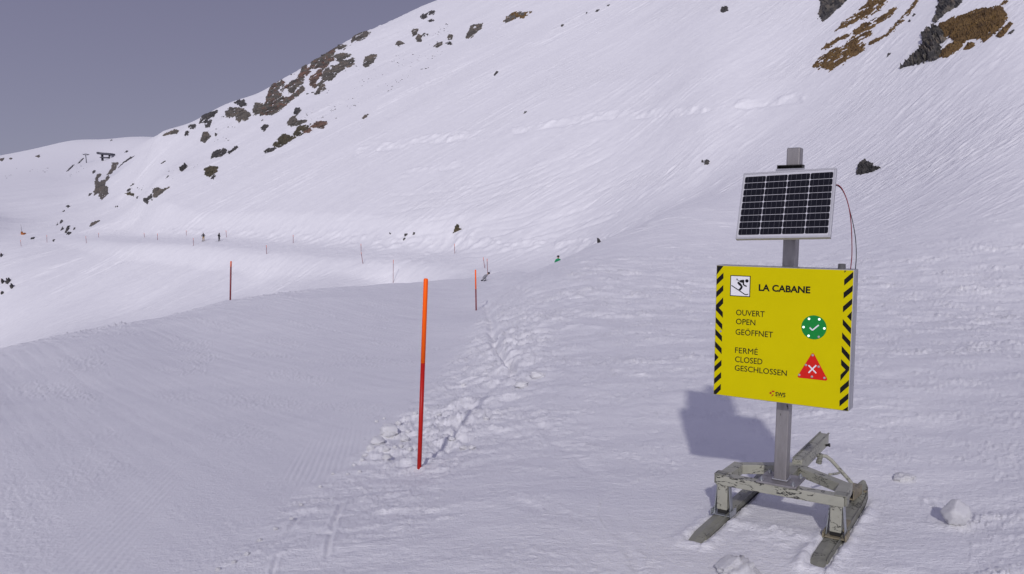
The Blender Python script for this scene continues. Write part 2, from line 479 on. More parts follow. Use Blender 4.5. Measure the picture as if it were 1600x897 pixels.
grain = sstep(-0.1, 0.35, fbm(gx / 1.0, gy / 3.2, 69, 3))
dZ += mP * 0.0075 * grain * fbm(X / 0.045, Y / 0.045, 71, 2, 0.7) * np.clip(rr / 6, 0.8, 3)
# hillside: streaks down the fall line, bigger further off
fa = R(56); b_ = X * math.cos(fa) - Y * math.sin(fa); a_ = X * math.sin(fa) + Y * math.cos(fa)
sc = np.clip(rr / 110, 0.45, 8)
big = 0.5 + 0.5 * sstep(-.25, .2, fbm(b_ / 14, a_ / 38, 151, 3)) * sstep(-.3, .15, fbm(X / 22, Y / 30, 153, 2))
for k, (lo, hi) in enumerate(((0.35, 0.75), (0.6, 1.6), (1.3, 3.2), (2.6, 9))):
    qs = math.sqrt(lo * hi) if k < 3 else 4.0
    wk = np.exp(-(np.log(sc / qs) / 0.42) ** 2) * hill
    st = fbm(b_ / (0.60 * qs), a_ / (5.0 * qs), 81 + k, 3, 0.6); st = st + 1.1 * np.maximum(0, st - 0.12)
    pt = 0.35 + 0.65 * sstep(-0.2, 0.3, fbm(b_ / (7 * qs), a_ / (16 * qs), 95 + k, 2))
    dZ += wk * (0.20 * qs * st * pt * big + 0.26 * qs * fbm(b_ / (9 * qs), a_ / (30 * qs), 101 + k, 2))
    dZ += wk * 0.05 * qs * np.maximum(0, fbm(b_ / (0.4 * qs), a_ / (3.0 * qs), 111 + k, 2)) * pt
# broken slab edges across the face, shoulder lumps above the road
for pts, amp, wd in (([(560, 232), (620, 223), (700, 212), (745, 207)], 0.75, 7), ([(805, 202), (870, 191), (950, 180), (1100, 170), (1250, 152)], 0.7, 6), ([(630, 270), (720, 255)], 0.5, 6)):
    q = (hill > 0.3) & (np.abs(BPX - 900) < 420)
    dd = line_d(BPX[q], BPY[q], pts)
    dZ[q] += amp * np.exp(-(dd / wd) ** 2) * (np.maximum(0, fbm(X[q] / 2.2, Y[q] / 2.2, 121, 3) + 0.1))
    below = line_d(BPX[q], BPY[q] - wd * 0.9, pts)
    dZ[q] -= 0.35 * amp * np.exp(-(below / (wd * 0.5)) ** 2) * (fbm(X[q] / 6, Y[q] / 6, 123, 2) > -0.05)
rs_ = np.random.RandomState(4)
q = (hill > 0.3) & (BPX > 420) & (BPX < 1080) & (BPY > 200) & (BPY < 402) & (ll > math.log(60))
trk = np.zeros(int(q.sum()))
for k in range(26):
    xa, ya = rs_.uniform(860, 1060), rs_.uniform(215, 345); L_ = rs_.uniform(180, 420); sl_ = rs_.uniform(.22, .42)
    pts = [(xa - L_ * f_, ya + sl_ * L_ * (1.6 * f_ - .6 * f_ ** 2.2) + rs_.randn() * 1.5) for f_ in np.linspace(0, 1, 7)]
    trk += rs_.uniform(.5, 1.3) * np.exp(-(line_d(BPX[q], BPY[q], pts) / 1.3) ** 2)
dZ[q] -= 0.08 * np.minimum(trk, 1.6)
dZ += SHO * (0.6 * np.maximum(0, fbm(X / 1.6, Y / 1.6, 131, 3) + 0.05))
dZ -= ROAD * 0.02
Z = Z + dZ
T = Z / rr

def hit1(px, py): return Vector(hit(px, py)[0])
def ground(x, y):
    x = np.atleast_1d(np.asarray(x, float)); y = np.atleast_1d(np.asarray(y, float))
    return interp2(TH, LR, Z, np.arctan2(x, y), np.log(np.hypot(x, y)))

# ------------------------------------------------------------------ materials
def mat(name):
    m = bpy.data.materials.new(name); m.use_nodes = True
    t = m.node_tree; return m, t, t.nodes['Principled BSDF']
def noise(t, scale, detail=4, rough=0.55, vec=None, mapping=None):
    n = t.nodes.new('ShaderNodeTexNoise'); n.inputs['Scale'].default_value = scale
    n.inputs['Detail'].default_value = detail; n.inputs['Roughness'].default_value = rough
    if vec is not None: t.links.new(vec, n.inputs['Vector'])
    return n
def ramp(t, src, stops):
    r = t.nodes.new('ShaderNodeValToRGB')
    e = r.color_ramp.elements
    while len(e) < len(stops): e.new(0.5)
    for el, (p, cc) in zip(e, stops): el.position = p; el.color = (*cc, 1)
    t.links.new(src, r.inputs[0]); return r
def mathn(t, op, a, b):
    n = t.nodes.new('ShaderNodeMath'); n.operation = op
    for i, v in enumerate((a, b)):
        if isinstance(v, (int, float)): n.inputs[i].default_value = v
        else: t.links.new(v, n.inputs[i])
    return n.outputs[0]
def bump(t, h, strength, dist, prev=None):
    b = t.nodes.new('ShaderNodeBump'); b.inputs['Strength'].default_value = strength; b.inputs['Distance'].default_value = dist
    t.links.new(h, b.inputs['Height'])
    if prev is not None: t.links.new(prev, b.inputs['Normal'])
    return b.outputs[0]
def plain(name, col, rough=0.5, metal=0.0, var=0.12, nscale=30, bmp=0.0, spec=0.25):
    m, t, p = mat(name)
    tc = t.nodes.new('ShaderNodeTexCoord')
    n = noise(t, nscale, 4, 0.6, tc.outputs['Object'])
    r = ramp(t, n.outputs['Fac'], [(0.3, tuple(x * (1 - var) for x in col)), (0.7, tuple(min(1, x * (1 + var)) for x in col))])
    t.links.new(r.outputs[0], p.inputs['Base Color'])
    p.inputs['Roughness'].default_value = rough; p.inputs['Metallic'].default_value = metal
    p.inputs['Specular IOR Level'].default_value = spec
    if bmp: t.links.new(bump(t, n.outputs['Fac'], 0.4, bmp), p.inputs['Normal'])
    return m

def snow_material(name, with_masks=True):
    m, t, p = mat(name)
    tc = t.nodes.new('ShaderNodeTexCoord'); P = tc.outputs['Object']
    p.inputs['Roughness'].default_value = 0.62
    p.inputs['Specular IOR Level'].default_value = 0.12
    n0 = noise(t, 0.9, 5, 0.6, P)
    r = ramp(t, n0.outputs['Fac'], [(0.3, (0.80, 0.80, 0.82)), (0.7, (0.86, 0.86, 0.87))])
    t.links.new(r.outputs[0], p.inputs['Base Color'])
    mpx = t.nodes.new('ShaderNodeMapping'); mpx.inputs['Scale'].default_value = (1.0, 2.0, 1.5)
    t.links.new(P, mpx.inputs['Vector'])
    n1 = noise(t, 13, 6, 0.72, mpx.outputs[0]); n2 = noise(t, 75, 4, 0.65, P)
    b1 = bump(t, n1.outputs['Fac'], 0.5, 0.04)
    b2 = bump(t, n2.outputs['Fac'], 0.6, 0.010, b1)
    last = b2
    if with_masks:
        at_ = t.nodes.new('ShaderNodeAttribute'); at_.attribute_name = 'hill'
        mp = t.nodes.new('ShaderNodeMapping'); mp.vector_type = 'TEXTURE'; mp.inputs['Rotation'].default_value = (0, 0, R(-56)); mp.inputs['Scale'].default_value = (1.0, 9.0, 3.0)
        t.links.new(P, mp.inputs['Vector'])
        n3 = noise(t, 2.2, 4, 0.65, mp.outputs[0])
        b = t.nodes.new('ShaderNodeBump'); b.inputs['Distance'].default_value = 0.55
        n4 = noise(t, 0.055, 4, 0.6, P)
        pm = ramp(t, n4.outputs['Fac'], [(0.40, (.05, .05, .05)), (0.66, (.55, .55, .55))])
        t.links.new(mathn(t, 'MULTIPLY', at_.outputs['Fac'], pm.outputs[0]), b.inputs['Strength'])
        t.links.new(n3.outputs['Fac'], b.inputs['Height']); t.links.new(last, b.inputs['Normal'])
        last = b.outputs[0]
    t.links.new(last, p.inputs['Normal'])
    return m
M_SNOW = snow_material('snow_cover')
M_CLOD = snow_material('snow_clod', False)

def rock_material(name, dark, light, tint, nscale=0.6):
    m, t, p = mat(name)
    tc = t.nodes.new('ShaderNodeTexCoord'); P = tc.outputs['Object']
    n = noise(t, nscale, 8, 0.7, P)
    r = ramp(t, n.outputs['Fac'], [(0.34, dark), (0.52, light), (0.68, tint)])
    n2 = noise(t, nscale * 5, 6, 0.7, P)
    mx = t.nodes.new('ShaderNodeMix'); mx.data_type = 'RGBA'; mx.blend_type = 'MULTIPLY'; mx.inputs[0].default_value = 0.8
    r2 = ramp(t, n2.outputs['Fac'], [(0.35, (0.45, 0.45, 0.45)), (0.65, (1, 1, 1))])
    t.links.new(r.outputs[0], mx.inputs[6]); t.links.new(r2.outputs[0], mx.inputs[7])
    t.links.new(mx.outputs[2], p.inputs['Base Color'])
    p.inputs['Roughness'].default_value = 0.9
    t.links.new(bump(t, n2.outputs['Fac'], 0.8, 0.4), p.inputs['Normal'])
    return m
M_ROCK = rock_material('grey_brown_rock', (0.06, 0.053, 0.045), (0.17, 0.155, 0.13), (0.25, 0.19, 0.14), 0.25)
M_RUST = rock_material('rusty_rock', (0.07, 0.055, 0.045), (0.19, 0.13, 0.10), (0.32, 0.15, 0.09), 0.22)
M_DARK = rock_material('dark_grey_rock', (0.025, 0.025, 0.025), (0.10, 0.095, 0.092), (0.19, 0.17, 0.145), 0.9)
M_OLIVE = rock_material('olive_rock', (0.05, 0.045, 0.03), (0.12, 0.105, 0.06), (0.19, 0.14, 0.07), 0.8)
def grass_material():
    m, t, p = mat('withered_grass')
    tc = t.nodes.new('ShaderNodeTexCoord'); P = tc.outputs['Object']
    n = noise(t, 0.8, 7, 0.7, P); n2 = noise(t, 5, 5, 0.7, P)
    r = ramp(t, n.outputs['Fac'], [(0.33, (0.085, 0.05, 0.022)), (0.5, (0.21, 0.125, 0.042)), (0.68, (0.30, 0.19, 0.07))])
    r2 = ramp(t, n2.outputs['Fac'], [(0.35, (0.5, 0.5, 0.5)), (0.65, (1, 1, 1))])
    mx = t.nodes.new('ShaderNodeMix'); mx.data_type = 'RGBA'; mx.blend_type = 'MULTIPLY'; mx.inputs[0].default_value = 0.8
    t.links.new(r.outputs[0], mx.inputs[6]); t.links.new(r2.outputs[0], mx.inputs[7])
    t.links.new(mx.outputs[2], p.inputs['Base Color']); p.inputs['Roughness'].default_value = 1.0
    t.links.new(bump(t, n2.outputs['Fac'], 0.8, 0.3), p.inputs['Normal'])
    return m
M_GRASS = grass_material()

# ------------------------------------------------------------------ ground mesh
me = bpy.data.meshes.new('snow_ground')
nv = nT * nL + 1
co = np.empty((nv, 3)); co[:-1] = np.stack([X, Y, Z], -1).reshape(-1, 3); co[-1] = (0, 0, Z0)
ii, jj = np.meshgrid(np.arange(nT), np.arange(nL - 1), indexing='ij')
i2 = (ii + 1) % nT
quads = np.stack([ii * nL + jj, ii * nL + jj + 1, i2 * nL + jj + 1, i2 * nL + jj], -1).reshape(-1, 4)
i1 = np.arange(nT)
tris = np.stack([np.full(nT, nv - 1), i1 * nL, ((i1 + 1) % nT) * nL], -1)
me.vertices.add(nv); me.vertices.foreach_set('co', co.ravel())
nq, ntr = len(quads), len(tris)
me.loops.add(nq * 4 + ntr * 3)
me.loops.foreach_set('vertex_index', np.concatenate([quads.ravel(), tris.ravel()]).astype(np.int32))
me.polygons.add(nq + ntr)
me.polygons.foreach_set('loop_start', np.concatenate([np.arange(nq) * 4, nq * 4 + np.arange(ntr) * 3]).astype(np.int32))
me.update(calc_edges=True)
me.polygons.foreach_set('use_smooth', np.ones(nq + ntr, bool))
att = me.attributes.new('hill', 'FLOAT', 'POINT')
att.data.foreach_set('value', np.concatenate([hill.ravel(), [0]]).astype(np.float32))
me.materials.append(M_SNOW)
go = bpy.data.objects.new('snow_ground', me); COL.objects.link(go)
tag(go, kind='structure')
# ------------------------------------------------------------------ the sign on its sled
# local frame: x along the sign, y backwards, z up; origin at the middle of the sign's face
YAW, LEAN = R(-33.6), 0.0055
SC_O = np.array([1.5942, 4.7, -0.6615])
def rot3(yaw, lean, tilt):
    Rz = Matrix.Rotation(yaw, 3, 'Z'); Rx = Matrix.Rotation(tilt, 3, 'X'); Ry = Matrix.Rotation(lean, 3, 'Y')
    return Rz @ Rx @ Ry
SM = rot3(YAW, LEAN, 0)
SMn = np.array(SM)
def sl(px, py, axis, val):
    """point on the local plane (axis = val) seen at a photograph pixel"""
    d = SMn.T @ ray(px, py); o = SMn.T @ (-SC_O)
    return o + (val - o[axis]) / d[axis] * d
SGN = empty('ski_run_sign', Vector(SC_O) + SM @ Vector((0, 0.16, -1.20)))
SGN.rotation_euler = SM.to_euler()
tag(SGN, 'yellow LA CABANE open or closed sign with solar panel on a grey sled base', 'sign')
OFF = Vector((0, -0.16, 1.20))
class SB(MB):
    def build(s, *a, **k):
        s.v = [tuple(Vector(p) + OFF) for p in s.v]
        return super().build(*a, **k)

def steel_material(name, col, rough, scale, metal=0.85):
    m, t, p = mat(name)
    tc = t.nodes.new('ShaderNodeTexCoord')
    mp = t.nodes.new('ShaderNodeMapping'); mp.inputs['Scale'].default_value = (1, 1, 0.25)
    t.links.new(tc.outputs['Object'], mp.inputs['Vector'])
    n = noise(t, scale, 6, 0.65, mp.outputs[0])
    r = ramp(t, n.outputs['Fac'], [(0.3, tuple(x * 0.72 for x in col)), (0.55, col), (0.75, tuple(min(1, x * 1.25) for x in col))])
    sc_ = noise(t, 38, 4, 0.7, mp.outputs[0]); s2_ = noise(t, 3.2, 2, 0.5, tc.outputs['Object'])
    sm_ = mathn(t, 'MULTIPLY', mathn(t, 'GREATER_THAN', sc_.outputs['Fac'], 0.635), mathn(t, 'GREATER_THAN', s2_.outputs['Fac'], 0.52))
    mx_ = t.nodes.new('ShaderNodeMix'); mx_.data_type = 'RGBA'; t.links.new(sm_, mx_.inputs[0]); t.links.new(r.outputs[0], mx_.inputs[6]); mx_.inputs[7].default_value = (0.06, 0.055, 0.05, 1)
    t.links.new(mx_.outputs[2], p.inputs['Base Color'])
    rr_ = ramp(t, n.outputs['Fac'], [(0.3, (rough + .15,) * 3), (0.7, (rough,) * 3)])
    t.links.new(rr_.outputs[0], p.inputs['Roughness'])
    p.inputs['Metallic'].default_value = metal
    return m
M_POST = steel_material('weathered_steel', (0.33, 0.315, 0.31), 0.42, 14, 0.75)
M_GALV = steel_material('galvanised_steel', (0.42, 0.44, 0.46), 0.35, 24, 0.8)
M_ALU = steel_material('brushed_aluminium', (0.46, 0.46, 0.48), 0.4, 20, 0.8)
M_ALUW = plain('anodised_frame', (0.46, 0.46, 0.48), 0.4, 0.35, 0.05)
M_YEL = plain('yellow_film', (0.58, 0.50, 0.001), 0.35, 0, 0.025, 6, spec=0.06)
M_BLK = plain('black_print', (0.012, 0.012, 0.013), 0.45, 0, 0.1, spec=0.06)
M_WHT = plain('white_print', (0.74, 0.74, 0.76), 0.45, 0, 0.03)
M_GRN = plain('green_print', (0.006, 0.22, 0.035), 0.4, 0, 0.05)
M_RED = plain('red_print', (0.60, 0.012, 0.006), 0.4, 0, 0.05)
M_LOGO = plain('dark_red_print', (0.42, 0.012, 0.008), 0.4, 0, 0.05)
M_RUB = plain('grey_plastic', (0.10, 0.10, 0.105), 0.55, 0, 0.1)
M_DARKM = plain('dark_metal', (0.035, 0.034, 0.033), 0.5, 0.4, 0.2)
M_CELL = plain('silicon_cell', (0.006, 0.006, 0.010), 0.22, 0, 0.2)
M_BUS = plain('busbar', (0.16, 0.16, 0.17), 0.35, 0.6, 0.05)
M_WR = plain('red_wire', (0.20, 0.01, 0.02), 0.45, 0, 0.05)
M_WB = plain('black_wire', (0.02, 0.02, 0.022), 0.45, 0, 0.05)
def lit_led():
    m, t, p = mat('lit_led')
    p.inputs['Base Color'].default_value = (0.8, 0.9, 0.85, 1)
    p.inputs['Emission Color'].default_value = (0.85, 1, 0.93, 1); p.inputs['Emission Strength'].default_value = 0.75
    return m
M_LEDON = lit_led()
M_LED = plain('unlit_led', (0.42, 0.42, 0.42), 0.25, 0.3, 0.1)

def paint_material(name, col, grime=0.25, scratch=0.5, seed=0.0, dens=1.0, lw=0.0105):
    """chipped, scratched machinery paint: long thin dark scores and chips where a mask lets them through"""
    m, t, p = mat(name)
    tc = t.nodes.new('ShaderNodeTexCoord')
    mp = t.nodes.new('ShaderNodeMapping'); mp.inputs['Location'].default_value = (seed, seed * 1.7, seed * .3)
    t.links.new(tc.outputs['Object'], mp.inputs['Vector']); P = mp.outputs[0]
    n = noise(t, 7, 6, 0.65, P)
    b = ramp(t, n.outputs['Fac'], [(0.28, tuple(x * (1 - grime) for x in col)), (0.5, col), (0.8, tuple(x * 1.12 for x in col))])
    mp2 = t.nodes.new('ShaderNodeMapping'); mp2.inputs['Scale'].default_value = (0.55, 0.7, 1.7)
    t.links.new(P, mp2.inputs['Vector'])
    s1 = noise(t, 11, 5, 0.6, mp2.outputs[0])
    line = mathn(t, 'LESS_THAN', mathn(t, 'ABSOLUTE', mathn(t, 'SUBTRACT', s1.outputs['Fac'], 0.5), 0.0), lw)
    s2 = noise(t, 5, 2, 0.5, P)
    msk = mathn(t, 'GREATER_THAN', s2.outputs['Fac'], 0.56 - 0.06 * dens)
    s3 = noise(t, 95, 3, 0.7, P)
    chips = mathn(t, 'GREATER_THAN', s3.outputs['Fac'], 0.73 - 0.02 * dens)
    mask = mathn(t, 'MAXIMUM', mathn(t, 'MULTIPLY', line, msk), chips)
    mx = t.nodes.new('ShaderNodeMix'); mx.data_type = 'RGBA'
    t.links.new(mathn(t, 'MULTIPLY', mask, scratch), mx.inputs[0]); t.links.new(b.outputs[0], mx.inputs[6])
    mx.inputs[7].default_value = (0.018, 0.017, 0.016, 1)
    t.links.new(mx.outputs[2], p.inputs['Base Color'])
    p.inputs['Roughness'].default_value = 0.5
    t.links.new(bump(t, n.outputs['Fac'], 0.25, 0.004), p.inputs['Normal'])
    return m
M_PAINT = paint_material('grey_green_paint', (0.32, 0.32, 0.262), 0.22, 0.92, 0.0, 1.0)
M_PAINT2 = paint_material('grey_green_paint_worn', (0.225, 0.225, 0.185), 0.35, 0.92, 3.1, 1.6)
M_PAINT3 = paint_material('scored_beam_paint', (0.32, 0.32, 0.262), 0.18, 0.95, 8.4, 1.9, 0.017)
M_RUSTY = paint_material('tan_paint', (0.22, 0.19, 0.125), 0.35, 0.9, 5.3, 1.5)
M_BLACKP = plain('black_runner', (0.014, 0.014, 0.016), 0.5, 0, 0.2)

# --- post
post_b = [sl(1217, 749, 1, 0.125)[0], 0.125 + 0.04]
PH = 1.112; PB = -0.917
px0, px1 = -0.007, 0.010
m = SB()
pw = 0.039
def sqtube(mb, xa, ya, za, xb, yb, zb, hw, r=0.007, mi=0):
    ring = []
    for cx, cy, a0 in ((hw - r, -hw + r, -90), (hw - r, hw - r, 0), (-hw + r, hw - r, 90), (-hw + r, -hw + r, 180)):
        for k in range(5):
            a = R(a0 + 22.5 * k); ring.append((cx + r * math.cos(a), cy + r * math.sin(a)))
    n = len(ring)
    vv = [(xa + p[0], ya + p[1], za) for p in ring] + [(xb + p[0], yb + p[1], zb) for p in ring]
    ff = [(i, (i+1) % n, n + (i+1) % n, n + i) for i in range(n)] + [tuple(range(n-1, -1, -1)), tuple(range(n, 2*n))]
    mb.add(vv, ff, mi)
sqtube(m, px0, 0.165, PB, px1, 0.165, PH, pw)
POST = m.build('post', M_POST, SGN)
m = SB(); m.box(px1 - pw + .004, px1 + pw - .004, 0.165 - pw + .004, 0.165 + pw - .004, PH + .001, PH + .004); m.build('post_cap', M_ALU, POST, bevel=.001)
m = SB()
for x0, x1, y0, y1 in ((-pw - .008, pw + .008, -pw - .010, -pw + .002), (-pw - .008, pw + .008, pw - .002, pw + .010), (-pw - .010, -pw + .002, -pw, pw), (pw - .002, pw + .010, -pw, pw)):
    m.box(px0 + x0, px0 + x1, .165 + y0, .165 + y1, PB - .001, PB + .008)
m.build('weld_seam', M_ALU, POST, bevel=.003)
m = SB()
PLx0, PLx1, PLy0, PLy1 = -0.128, 0.112, 0.045, 0.285
m.box(PLx0, PLx1, PLy0, PLy1, PB - .014, PB - .002)
PLATE = m.build('base_plate', M_POST, SGN, bevel=.002)
for bx in (PLx0 + .025, PLx1 - .025):
    for by in (PLy0 + .028, PLy1 - .028):
        m = SB(); 
        m.tube([(bx, by, PB - .003), (bx, by, PB + .003)], .014, 14)
        m.tube([(bx, by, PB + .003), (bx, by, PB + .013)], .0105, 6)
        m.tube([(bx, by, PB + .013), (bx, by, PB + .022)], .005, 8)
        m.build('bolt', M_GALV, PLATE)

# --- sign box
SW, SH, SD = 0.790, 0.805, 0.1235
m = SB(); m.box(-SW/2 - .004, SW/2 + .004, .003, SD, -SH/2 - .004, SH/2 + .004)
BOX = m.build('sign_box', M_ALU, SGN, bevel=.004)
m = SB(); m.box(-SW/2, SW/2, .0005, .004, -SH/2, SH/2)
m.build('yellow_face', M_YEL, BOX)
# photograph crop -> face coordinates
def homog(src, dst):
    Am = []
    for (x, y), (u, v) in zip(src, dst):
        Am += [[x, y, 1, 0, 0, 0, -u*x, -u*y, -u], [0, 0, 0, x, y, 1, -v*x, -v*y, -v]]
    return np.linalg.svd(np.array(Am))[2][-1].reshape(3, 3)
HF = homog([(110, 48), (872, 85), (90, 778), (845, 868)], [(-SW/2, SH/2), (SW/2, SH/2), (-SW/2, -SH/2), (SW/2, -SH/2)])
def fp(x, y, H=HF):
    q = H @ np.array([x, y, 1.0]); return (q[0] / q[2], q[1] / q[2])
def sheet(name, polys, m_, y0=-0.0006, y1=.002, parent=None):
    mb = SB()
    for p in polys: mb.prism(p, y0, y1)
    return mb.build(name, m_, parent or BOX)
def clampx(p): return (max(-SW/2 + .001, min(SW/2 - .001, p[0])), max(-SH/2 + .001, min(SH/2 - .001, p[1])))
LS = [[(110,48),(147,50),(108,98)], [(107,125),(147,88),(147,120),(107,157)], [(105,196),(146,158),(146,190),(105,228)],
      [(145,228),(145,262),(121,287),(143,311),(143,344),(103,300),(103,270)], [(103,340),(140,380),(140,412),(103,370)],
      [(101,408),(138,447),(138,480),(101,440)], [(99,477),(136,517),(136,550),(99,509)], [(97,544),(119,568),(96,594)],
      [(94,620),(135,583),(135,615),(94,652)], [(93,690),(133,652),(133,685),(93,722)], [(91,760),(131,720),(131,752),(105,779),(91,778)]]
RS = [[(822,85),(833,86),(822,97)], [(821,135),(870,92),(870,125),(821,168)], [(818,207),(868,167),(868,200),(818,240)],
      [(815,284),(866,240),(866,272),(815,317)], [(864,312),(863,366),(837,340)], [(814,354),(860,405),(860,438),(814,386)],
      [(811,429),(857,480),(857,513),(811,461)], [(809,504),(853,555),(853,590),(809,538)],
      [(806,578),(851,622),(850,640),(803,698),(803,665),(831,637),(806,611)], [(801,738),(849,694),(849,728),(801,771)],
      [(798,810),(847,768),(847,801),(798,843)], [(845,843),(845,868),(815,864)]]
sheet('hazard_stripe', [[clampx(fp(*q)) for q in p] for p in LS], M_BLK)
sheet('hazard_stripe', [[clampx(fp(*q)) for q in p] for p in RS], M_BLK)
# pictogram: downhill skier in a black framed white square
HP = homog([(130,120),(727,158),(118,738),(710,772)], [fp(1090 and (1135 + 130*50/934 - 1090)*3.588, (422 + 120*50/934 - 400)*3.588), fp((1135 + 727*50/934 - 1090)*3.588, (422 + 158*50/934 - 400)*3.588),
            fp((1135 + 118*50/934 - 1090)*3.588, (422 + 738*50/934 - 400)*3.588), fp((1135 + 710*50/934 - 1090)*3.588, (422 + 772*50/934 - 400)*3.588)])
pp = lambda x, y: fp(x, y, HP)
q4 = [pp(130,120), pp(727,158), pp(710,772), pp(118,738)]
xs = [p[0] for p in q4]; zs = [p[1] for p in q4]
PX0, PX1, PZ0, PZ1 = (xs[0] + xs[3]) / 2, (xs[1] + xs[2]) / 2, (zs[2] + zs[3]) / 2, (zs[0] + zs[1]) / 2
PIC = sheet('pictogram', [[(PX0, PZ1), (PX1, PZ1), (PX1, PZ0), (PX0, PZ0)]], M_BLK, -.0006)
e_ = .0048
sheet('white_field', [[(PX0 + e_, PZ1 - e_), (PX1 - e_, PZ1 - e_), (PX1 - e_, PZ0 + e_), (PX0 + e_, PZ0 + e_)]], M_WHT, -.0010, .001)
def stroke(pts, wd):
    """polyline with width, as convex quads plus round joints"""
    out = []
    for a, b in zip(pts, pts[1:]):
        dx, dz = b[0]-a[0], b[1]-a[1]; L = math.hypot(dx, dz); nx, nz = -dz/L*wd/2, dx/L*wd/2
        out.append([(a[0]+nx, a[1]+nz), (b[0]+nx, b[1]+nz), (b[0]-nx, b[1]-nz), (a[0]-nx, a[1]-nz)])
    return out
def disc(cx, cz_, r, n=20): return [(cx + r*math.cos(2*math.pi*k/n), cz_ + r*math.sin(2*math.pi*k/n)) for k in range(n)]
u1 = (PX1 - PX0) / 590
mb = SB()
k_ = [0]
def put(polys):
    for p in polys:
        mb.prism(p, -.0014 - .00002 * k_[0], .0005); k_[0] += 1
put([disc(*pp(618, 298), 49 * u1)])
put([[pp(388,300), pp(412,280), pp(450,268), pp(515,262), pp(540,272), pp(545,300), pp(536,370), pp(470,352), pp(440,338)]])
put(stroke([pp(522,340), pp(515,395), pp(540,425), pp(600,455)], 38 * u1)); put([disc(*pp(600,455), 18*u1, 12), disc(*pp(515,395), 19*u1, 12), disc(*pp(540,425), 19*u1, 12)])
put([[pp(350,322), pp(380,318), pp(440,372), pp(468,408), pp(490,450), pp(496,480), pp(478,520), pp(430,580), pp(368,548), pp(400,520), pp(432,470), pp(425,450), pp(372,405), pp(345,372), pp(338,348)]])
put(stroke([pp(330,252), pp(450,345)], 13 * u1)); put(stroke([pp(300,270), pp(352,232)], 11 * u1)); put(stroke([pp(312,222), pp(340,282)], 11 * u1))
put(stroke([pp(172,430), pp(560,695), pp(600,704), pp(648,690)], 26 * u1)); put([disc(*pp(172,430), 13*u1, 12), disc(*pp(648,690), 13*u1, 12), disc(*pp(560,695), 13*u1, 12), disc(*pp(600,704), 13*u1, 12)])
mb.build('skier_symbol', M_BLK, BOX)

def text_part(body, x0, zc, x1, h, m_, offset=0.0, name='lettering'):
    cu = bpy.data.curves.new('t', 'FONT'); cu.body = body; cu.size = 1.0; cu.offset = offset; cu.resolution_u = 3; cu.fill_mode = 'FRONT'
    to = bpy.data.objects.new('t', cu); COL.objects.link(to)
    dg = bpy.context.evaluated_depsgraph_get(); dg.update()
    me_ = bpy.data.meshes.new_from_object(to.evaluated_get(dg))
    bpy.data.objects.remove(to); bpy.data.curves.remove(cu)
    n = len(me_.vertices); v = np.empty(n * 3); me_.vertices.foreach_get('co', v); v = v.reshape(-1, 3)
    w0, w1 = v[:, 0].min(), v[:, 0].max(); cap = 0.729 if body != 'sws' else 0.729
    out = np.stack([x0 + (v[:, 0] - w0) / (w1 - w0) * (x1 - x0) + OFF.x, np.full(n, -.0012 + OFF.y), zc - h / 2 + v[:, 1] / cap * h + OFF.z], -1)
    me_.vertices.foreach_set('co', out.ravel()); me_.materials.clear(); me_.materials.append(m_); me_.name = name; me_.update()
    o = bpy.data.objects.new(name, me_); COL.objects.link(o); o.parent = BOX
    return o
def line(body, xl, xr, tl, bl, tr, br, m_=None, offset=0.0):
    a, b, cc, d = fp(xl, tl), fp(xl, bl), fp(xr, tr), fp(xr, br)
    h = ((a[1] - b[1]) + (cc[1] - d[1])) / 2
    return text_part(body, (a[0] + b[0]) / 2, (a[1] + b[1] + cc[1] + d[1]) / 4, (cc[0] + d[0]) / 2, h, m_ or M_BLK, offset)
line('LA CABANE', 347, 635, 155, 192, 170, 208, None, 0.03)
line('OUVERT', 219, 380, 296, 329, 306, 340, None, 0.003)
line('OPEN', 218, 328, 347, 380, 354, 387, None, 0.003)
line('GEÖFFNET', 216, 427, 407, 440, 421, 455, None, 0.003)
line('FERMÉ', 213, 342, 511, 544, 519, 553, None, 0.0)
line('CLOSED', 213, 368, 562, 596, 573, 607, None, 0.003)
line('GESCHLOSSEN', 211, 505, 611, 644, 639, 672, None, 0.003)
line('SWS', 441, 498, 764, 787, 767, 791, M_BLK, 0.02)
# logo: three red blocks round a cross, and the thin rule below the letters
g1 = lambda x, y: fp((1195 + x * 45 / 1600 - 1090) * 3.588, (605 + y * 22 / 782 - 400) * 3.588)
sheet('logo', [[g1(315,290), g1(420,290), g1(420,392), g1(315,392)], [g1(437,212), g1(560,215), g1(600,270), g1(560,290), g1(440,285)], [g1(432,432), g1(560,432), g1(470,510), g1(432,550)]], M_LOGO, -.0009, .001)
sheet('logo_rule', [[g1(660,545), g1(1160,590), g1(1160,600), g1(660,556)]], plain('thin_rule', (0.16, 0.13, 0.01), .5), -.0008, .001)
